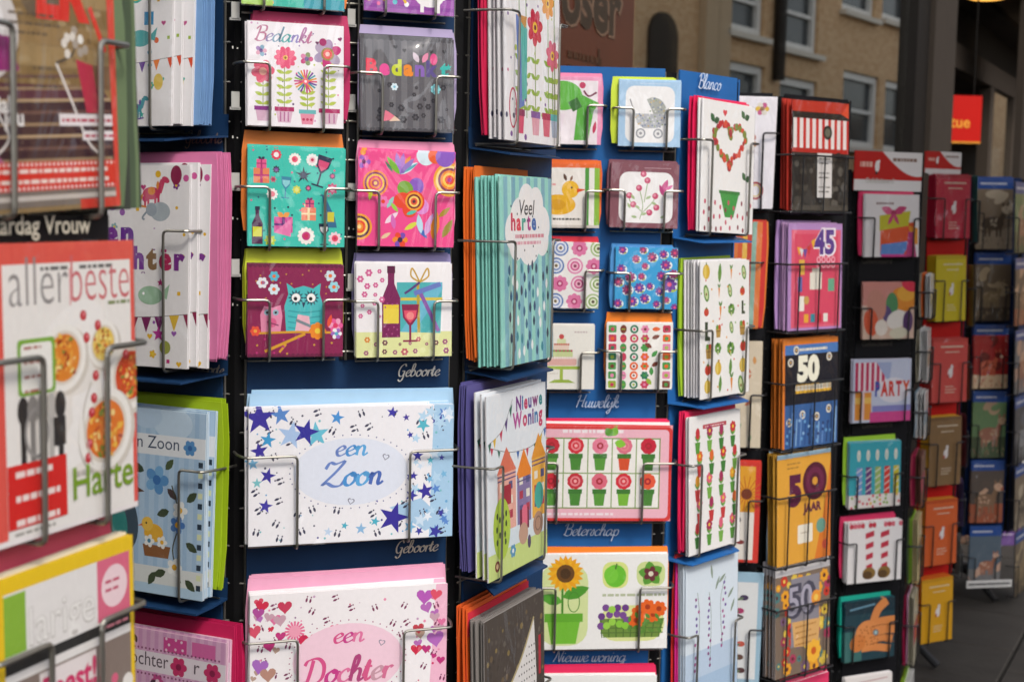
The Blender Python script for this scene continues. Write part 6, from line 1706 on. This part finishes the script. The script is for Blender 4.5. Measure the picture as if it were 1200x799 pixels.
# 3. bright blue rack
HZ = Face(.156, 2.45, 5)
R2 = Rack('card_rack', 'bright blue card rack in the middle, headed Blanco on its right face', .156, 2.45, 5, .26, .35, {'all': HZ.hit(720, 79)[1], 1: HZ.hit(720, 79)[1]}, BLUE, WIRE, None)
D2 = .030
def p2(*a, **k): k.setdefault('D', D2); k.setdefault('nback', 1); k.setdefault('wire_r', .0021); return pocket(R2, *a, **k)
p2(0, (629, 705, 90, 169), 'white card with green elephant shape and pink edge, top of blue rack', 'green elephant card', art_elephant, seed=41, env=(('#f08bb0', 2, .001, .002),), wz=.58)
p2(0, (725, 798, 95, 172), 'pale blue card with grey baby pram, top of blue rack', 'pram card', art_pram, '#cfe0ee', seed=42, env=(('#c8dc3a', 3, -.008, .004),), wz=.58)
p2(0, (625, 703, 192, 267), 'cream card with yellow duck and green stripes', 'yellow duck card', art_duck, seed=43, env=(('#e46a2a', 2, .001, .003),), wz=.58)
p2(0, (715, 795, 192, 267), 'maroon bordered card with pink blossoms and hummingbird', 'maroon blossom card', art_maroon_floral, '#8a5560', seed=44, env=(('#7a4652', 3, -.002, .003),), wz=.58)
p2(0, (623, 702, 284, 361), 'white card with rows of retro circles in blue, green and pink', 'retro circles card', art_retro, seed=45, env=(('#d93245', 2, .0, .006),), wz=.58)
p2(0, (721, 794, 290, 362), 'sky blue card scattered with purple flowers', 'blue card with purple flowers', art_blue_flowers, '#7ac0e4', seed=46, env=(('#4a90cf', 2, -.006, -.001),), wz=.58)
p2(0, (622, 697, 381, 456), 'cream card with tiered cake on green stand', 'cake card', art_cake, seed=47, nback=2, wz=.58)
p2(0, (711, 788, 379, 456), 'white card with rows of small orange and green motifs', 'small motifs card', art_patterns, seed=48, env=(('#f08326', 2, -.003, .012),), wz=.58)
script_caption(R2, R2.faces[0], 'Huwelijk', 674, 727, 477, '#b9cbe6', .006, .12)
p2(0, (618, 787, 500, 610), 'wide pink card with red border and grid of potted red flowers', 'potted flower grid card', art_pots_grid, '#e8a0a8', seed=49, env=(('#f2f0ee', 1, -.003, .004), ('#e3255a', 2, -.004, .008)), wz=.62, inset=.05)
script_caption(R2, R2.faces[0], 'Beterschap', 660, 727, 627, '#b4c4dc', .006, .12)
p2(0, (616, 783, 650, 760), 'wide white card with sunflower, apple and flower basket', 'sunflower card', art_sunflower, seed=50, env=(('#f08326', 3, -.001, .008),), wz=.66, inset=.05)
script_caption(R2, R2.faces[0], 'Nieuwe woning', 648, 735, 775, '#a8b8d0', .006, .12)
p2(0, (614, 768, 792, 900), 'white and teal card under crimson envelope at bottom of blue rack', 'white and teal card', art_plain_teal, seed=51, env=(('#e0285a', 3, .001, .010),), wz=.62)
p2(1, (822, 884, 120, 273), 'tall white card with red flower heart above green pot', 'flower heart card', art_heart, seed=52, D=.045, nback=1, gap=.006, env=(('#e3255a', 4, -.001, .003),), wz=.70, lip=True, roll=2.2)
p2(1, (823, 880, 306, 463), 'tall white card printed with vegetables and garden tools', 'vegetable card', art_veg, seed=53, D=.050, nback=5, gap=.006, env=(('#a3c936', 2, -.006, .004),), wz=.50, lip=True, backart=False)
p2(1, (810, 869, 485, 642), 'tall white card with rows of tulips in pots', 'tulip rows card', art_tulips, seed=54, D=.046, nback=1, gap=.007, env=(('#e0285a', 4, -.001, .004),), wz=.66, lip=True)
p2(1, (806, 866, 655, 830), 'tall pale blue card with lavender sprigs', 'lavender card', art_lavender, '#d8e4f0', seed=55, D=.046, nback=3, gap=.004, env=(('#d8308c', 2, -.001, .004), ('#9a3aa0', 1, -.001, .006), ('#e03a35', 2, -.003, .010)), wz=.55)
script_caption(R2, R2.faces[1], 'Blanco', 818, 846, 103, '#c8d8ee', .006, .14)
print_caption(R2, R2.faces[1], 'Bl', 822, 838, 284, '#5a86c0', .006)

# 4. rack of age cards
F3 = Face(.655, 3.20, 40)
R3 = Rack('card_rack', 'black wire rack of age cards reading 45 and 50', .655, 3.20, 40, .30, .30, F3.hit(940, 112)[1], BLACK, WIRE_DARK, None)
def p3(*a, **k): k.setdefault('D', .04); k.setdefault('wires', '3'); k.setdefault('wire_r', .0022); k.setdefault('cat', 'birthday card'); return pocket(R3, *a, **k)
p3(0, (930, 996, 119, 247), 'card with red and white stripes over dark photo, top of age-card rack', 'red striped photo card', art_stripes_photo, '#a8302a', seed=61, nback=3, gap=.010, wz=.50, edge='#b8382c', backart=False, D=.05)
p3(0, (925, 988, 262, 386), 'pink card with large purple 45 and party things', 'pink 45 card', art_45, '#b490c8', seed=62, nback=3, gap=.007, env=(('#b490c8', 3, -.002, .002),), wz=.62, D=.05, edge='#c8a0cc', backart=False)
p3(0, (919, 983, 397, 522), 'black and blue card with cream 50 and orange border', 'black and blue 50 card', art_50_black, '#c87a3a', seed=63, nback=3, gap=.010, wz=.60, edge='#c8702a', backart=False, D=.05)
p3(0, (913, 975, 530, 657), 'mustard card with purple 50 JAAR and a vinyl record', 'mustard 50 JAAR card', art_50_jaar, '#c8983c', seed=64, nback=4, gap=.006, env=(('#9fc0d4', 1, 0, .004),), wz=.62, D=.05, edge='#b88a34', backart=False)
p3(0, (911, 974, 655, 786), 'grey floral card with outlined 50 and orange flower', 'grey floral 50 card', art_50_grey, '#d0c8c8', seed=65, nback=4, gap=.008, wz=.60, D=.05)
p3(0, (915, 972, 797, 920), 'pale card with pink top edge, lowest in age-card rack', 'pale pink-edged card', art_pink_plain, seed=66, nback=1, env=(('#e23a6a', 2, 0, .01),), wz=.6)
def p3b(*a, **k): k.setdefault('D', .03); k.setdefault('wires', 'two'); k.setdefault('nback', 1); return p3(*a, **k)
p3b(-1, (840, 907, 114, 244), 'white card with ring motifs between blue and black racks', 'white ring card', art_rings_white, seed=67, wz=.68, cat='greeting card')
p3b(-1, (836, 890, 260, 384), 'card in orange and cream stripes behind the vegetable card', 'orange striped card', art_orange_stripes, seed=68, env=(('#c4302a', 3, .010, 0), ('#d97a2a', 2, .012, 0)), wz=.62, cat='greeting card', gap=.006, D=.045)
p3b(-1, (838, 893, 400, 524), 'beige leafy card just right of the vegetable card', 'beige leafy card', art_beige_floral, '#d8c8ac', seed=69, wz=.5, cat='greeting card')
p3b(-1, (836, 890, 541, 658), 'red bordered card with yellow sun beside the tulip card', 'yellow sun card', art_sun, '#c8382c', seed=70, wz=.62, cat='greeting card')
p3b(-1, (834, 891, 672, 800), 'grey blue card with small birds beside the lavender card', 'grey blue bird card', art_blue_birds, '#9fc0d4', seed=71, wz=.5, cat='greeting card')

# 5. black party rack
F4 = Face(1.028, 4.0, 25)
R4 = Rack('card_rack', 'black card rack under red header holding party and gift cards', 1.028, 4.0, 25, .27, .25, F4.hit(1040, 200)[1], BLACK, WIRE_DARK, None)
def hdr(rack, F, rect, d=.012):
    a0, a1, c0, c1 = F.rect(*rect, d)
    o = rack.part('header_board', MB().box(a0, a1, 0, .003, c0, c1), RED, F, 0, d)
    A = Art(100 * (c1 - c0) / (a1 - a0)); header(A); caption(rack, F, A, a1 - a0, (a0 + a1) / 2, c0, d + .001, 'header_print')
hdr(R4, R4.faces[0], (1001, 1080, 178, 224))
def p4(*a, **k): k.setdefault('D', .035); k.setdefault('wire_r', .0022); k.setdefault('nback', 2); k.setdefault('gap', .005); return pocket(R4, *a, **k)
p4(0, (1015, 1078, 228, 301), 'white card with orange and blue gift bag, top of black party rack', 'gift bag card', art_gift_bag, seed=81, env=(('#e23a6a', 2, -.008, .004),), wz=.62)
p4(0, (1012, 1072, 331, 397), 'abstract card in orange, green and purple paint strokes', 'paint stroke card', art_painted, '#d8a090', seed=82, wz=.55)
p4(0, (1000, 1068, 421, 494), 'card with red stripes and the word PARTY', 'PARTY card', art_party, '#e0c0c8', seed=83, wz=.50)
p4(0, (996, 1056, 518, 594), 'turquoise card with five striped candles', 'candle card', art_candles, seed=84, env=(('#9ccb3a', 2, -.006, .010),), wz=.5)
p4(0, (994, 1057, 612, 681), 'white card with two red striped stockings', 'striped stockings card', art_legs, seed=85, nback=4, env=(('#e23a6a', 2, -.006, .012),), wz=.68)
p4(0, (991, 1049, 703, 772), 'dark teal photo card of a hand with rings', 'hand photo card', art_hand, '#20707a', seed=86, env=(('#16a08a', 3, -.006, .010),), wz=.60)
p4(0, (990, 1045, 792, 870), 'white card with red corner at bottom of black party rack', 'white red-corner card', art_plain_red_corner, seed=87, wz=.6)
print_caption(R4, R4.faces[0], 'Gefeliciteerd', 1014, 1047, 214, '#cfcac2', .014, .02)
for y in (309, 406, 502): print_caption(R4, R4.faces[0], 'Gefeliciteerd', 1010, 1045, y, '#4a4640', .006)
for i, (y0, y1, cols) in enumerate(((328, 392, ('#e8702a', '#cfc7ae', '#f2f0ee')), (398, 470, ('#f2f0ee', '#cfc7ae', '#f2f0ee')), (474, 535, ('#f2f0ee', '#9fc0d4', '#f2f0ee')), (545, 610, ('#c21f55', '#d8546c', '#8d5a4a')), (614, 690, ('#9ccb3a', '#6a7d5a', '#e9d9a0')), (694, 770, ('#c08aa8', '#c21f55', '#cfc7ae')), (776, 850, ('#9ccb3a', '#a6c322', '#f2f0ee')))):
    def side(A, c=cols):
        A.rect(0, 0, 100, A.H, c[2]); A.rect(0, A.H * .3, 100, A.H * .6, c[1])
    p4(1, ('on', -.085, .06, 1075, y0 + 4, y1 - 6), '%s card seen nearly edge-on, row %s down the side of the black party rack' % (COLNAME.get(cols[0], 'pale'), ['one', 'two', 'three', 'four', 'five', 'six', 'seven'][i]), 'edge-on card of side row %s' % ['one', 'two', 'three', 'four', 'five', 'six', 'seven'][i], side, cols[2], D=.034, nback=2, gap=.006, env=((cols[0], 2, 0, .002), (cols[1], 2, 0, 0)), seed=200 + i, edge=cols[2], backart=False, wz=.6)

# 6. booklet rack
F5 = Face(1.456, 4.9, 30)
R5 = Rack('card_rack', 'narrow rack of single-colour gift booklets under red header', 1.456, 4.9, 30, .25, .35, F5.hit(1105, 205)[1], RED, WIRE_DARK, None)
hdr(R5, R5.faces[0], (1084, 1126, 178, 206))
for i, (rc, col, mk, ec, nm) in enumerate((((1098, 1138, 205, 279), '#c21f3f', '#a81a34', '#a81a34', 'crimson'), ((1098, 1133, 300, 376), '#d8c21c', '#c8b018', '#c8a01c', 'yellow'), ((1093, 1134, 397, 471), '#d8504a', '#c8443e', '#c23a38', 'coral'),
                                      ((1090, 1127, 489, 568), '#8a6a44', '#7a5a38', '#d8a02a', 'brown'), ((1085, 1122, 586, 661), '#e0642a', '#c8501c', '#d88a2a', 'orange'), ((1081, 1117, 678, 751), '#e8aa1c', '#d89818', '#d8641c', 'amber'))):
    pocket(R5, 0, rc, '%s gift booklet with small white emblem, %s' % (nm, ['topmost of its rack', 'below the crimson one', 'below the yellow one', 'below the coral one', 'below the brown one', 'lowest of its rack'][i]), '%s booklet' % nm, booklet(col, mk, '#e8d8c0'), col, D=.05, nback=5, gap=.007, edge=ec, backart=False, seed=90 + i, wz=.62, wire_r=.0022, cat='booklet', name='gift_booklet', inset=.03, thick=.0014)

for i in range(6):
    y0, y1 = ((206, 280), (300, 376), (395, 470), (488, 566), (585, 660), (678, 750))[i]
    cc = ('#2f7a78', '#a8842a', '#b0563a', '#7a2a2e', '#6a5a8a', '#8a8a86')[i]
    nm = ('teal', 'ochre', 'terracotta', 'oxblood', 'violet grey', 'pale grey')[i]
    pocket(R5, 1, ('on', -.07, .05, 1136, y0 + 6, y1), '%s booklet on the right-hand side of the booklet rack, nearly edge-on' % nm, '%s side booklet' % nm, booklet(cc, '#3a3a3a'), cc, D=.03, nback=2, gap=.006, edge=cc, backart=False, seed=170 + i, wz=.62, wire_r=.0022, cat='booklet', name='gift_booklet', sleeve=False)

# 7. photo-card rack with blue labels, and the last rack at the right edge
F6 = Face(1.928, 5.8, 12)
R6 = Rack('card_rack', 'dark rack of animal photo cards with blue labels near the right edge', 1.928, 5.8, 12, .26, .30, F6.hit(1165, 208)[1], DBLUE, WIRE_DARK, None)
pals = (['#8a7862', '#5a4c3e', '#a89880', '#c8b89e'], ['#7a6a54', '#94805f', '#54483a', '#b8a482'], ['#b8302c', '#d86a4a', '#e8c8a0', '#7a2a24'], ['#6a8a5c', '#a06a54', '#4a5a3c', '#b89a7a'], ['#5a4e46', '#8a6a50', '#a85a3c', '#d0a88a'], ['#5a6a78', '#a87058', '#7c7c7c', '#d0a890'], ['#46464a', '#9a9a9a', '#2a2a2e', '#6a6a72'])
for i, (y0, y1) in enumerate(((208, 292), (297, 376), (381, 455), (459, 536), (540, 612), (617, 688))):
    x0 = 1146 - i * 2.0
    pocket(R6, 0, (x0, x0 + 42 - i, y0, y1), '%s photo card with blue label, %s' % (['taupe', 'brown', 'red', 'dark mixed', 'near-black', 'grey'][i], ['first from the top', 'second from the top', 'third from the top', 'fourth from the top', 'fifth from the top', 'sixth from the top'][i]), ['taupe', 'brown', 'red', 'dark mixed', 'near-black', 'grey'][i] + ' photo card', photo_card(30 + i, pals[i]), '#3a3a40', D=.04, nback=2, seed=100 + i, wz=.5, wire_r=.0022, cat='photo card', name='photo_card')
    s0, s1, z0, z1 = R6.faces[1].rect(1190, 1208, y0 + 8, y1 + 6, .04)
    pocket(R6, 1, (1191, 1206, y0 + 6, y1 + 4), 'photo card on the side face of blue-label rack, row %s' % ['one', 'two', 'three', 'four', 'five', 'six'][i], 'side photo card of row ' + ['one', 'two', 'three', 'four', 'five', 'six'][i], photo_card(50 + i, pals[(i + 3) % 7]), '#5a5a5e', D=.04, nback=1, seed=120 + i, wz=.5, wire_r=.0022, cat='photo card', name='photo_card')
st = R6.part('price_strip', MB().box(-.10, .10, 0, .004, 0, .03), plain('white_strip', '#d8d6d2', .5), R6.faces[0], 0, .07, .10)
A = Art(15); A.lines(4, 6, 96, 1, 3, '#5a5a5a', 4, 0); caption(R6, R6.faces[0], A, .2, 0, .10, .072, 'strip_print')

F7 = Face(2.40, 6.95, 8)
R7 = Rack('card_rack', 'farthest rack, half cut by the right edge, with slanting cards', 2.40, 6.95, 8, .26, .30, 1.72, BLACK, WIRE_DARK, None)
for i in range(5):
    y0 = 300 + i * 78
    pocket(R7, -1, ('on', -.085, .085, 1190, y0, y0 + 66), '%s photo card on the farthest rack at the right edge' % ['brown', 'grey', 'green', 'sand', 'rose'][i], 'farthest %s card' % ['brown', 'grey', 'green', 'sand', 'rose'][i], photo_card(70 + i, pals[(i + 1) % 7], ['#7a6a58', '#6a6e74', '#4a6a3c', '#a8946a', '#a85a6a'][i]), '#8a7a64', D=.05, nback=3, gap=.008, seed=140 + i, wz=.6, wire_r=.0025, cat='photo card', name='photo_card', backart=False)
    pocket(R7, 0, ('on', -.085, .085, 1205, y0, y0 + 66), '%s postcard facing out of the farthest rack, at the right edge' % ['blue', 'red', 'olive', 'white', 'purple'][i], 'farthest %s postcard' % ['blue', 'red', 'olive', 'white', 'purple'][i], booklet(['#2a5aa8', '#a82a3a', '#6a7a3a', '#d8d4d0', '#6a4a8a'][i], '#2a4a86'), '#8a8a8e', D=.04, nback=1, seed=150 + i, wz=.6, wire_r=.0025, cat='postcard', name='postcard', backart=False)

for me_ in list(bpy.data.scenes):
    if me_.name.startswith('lettering_scratch'): bpy.data.scenes.remove(me_)
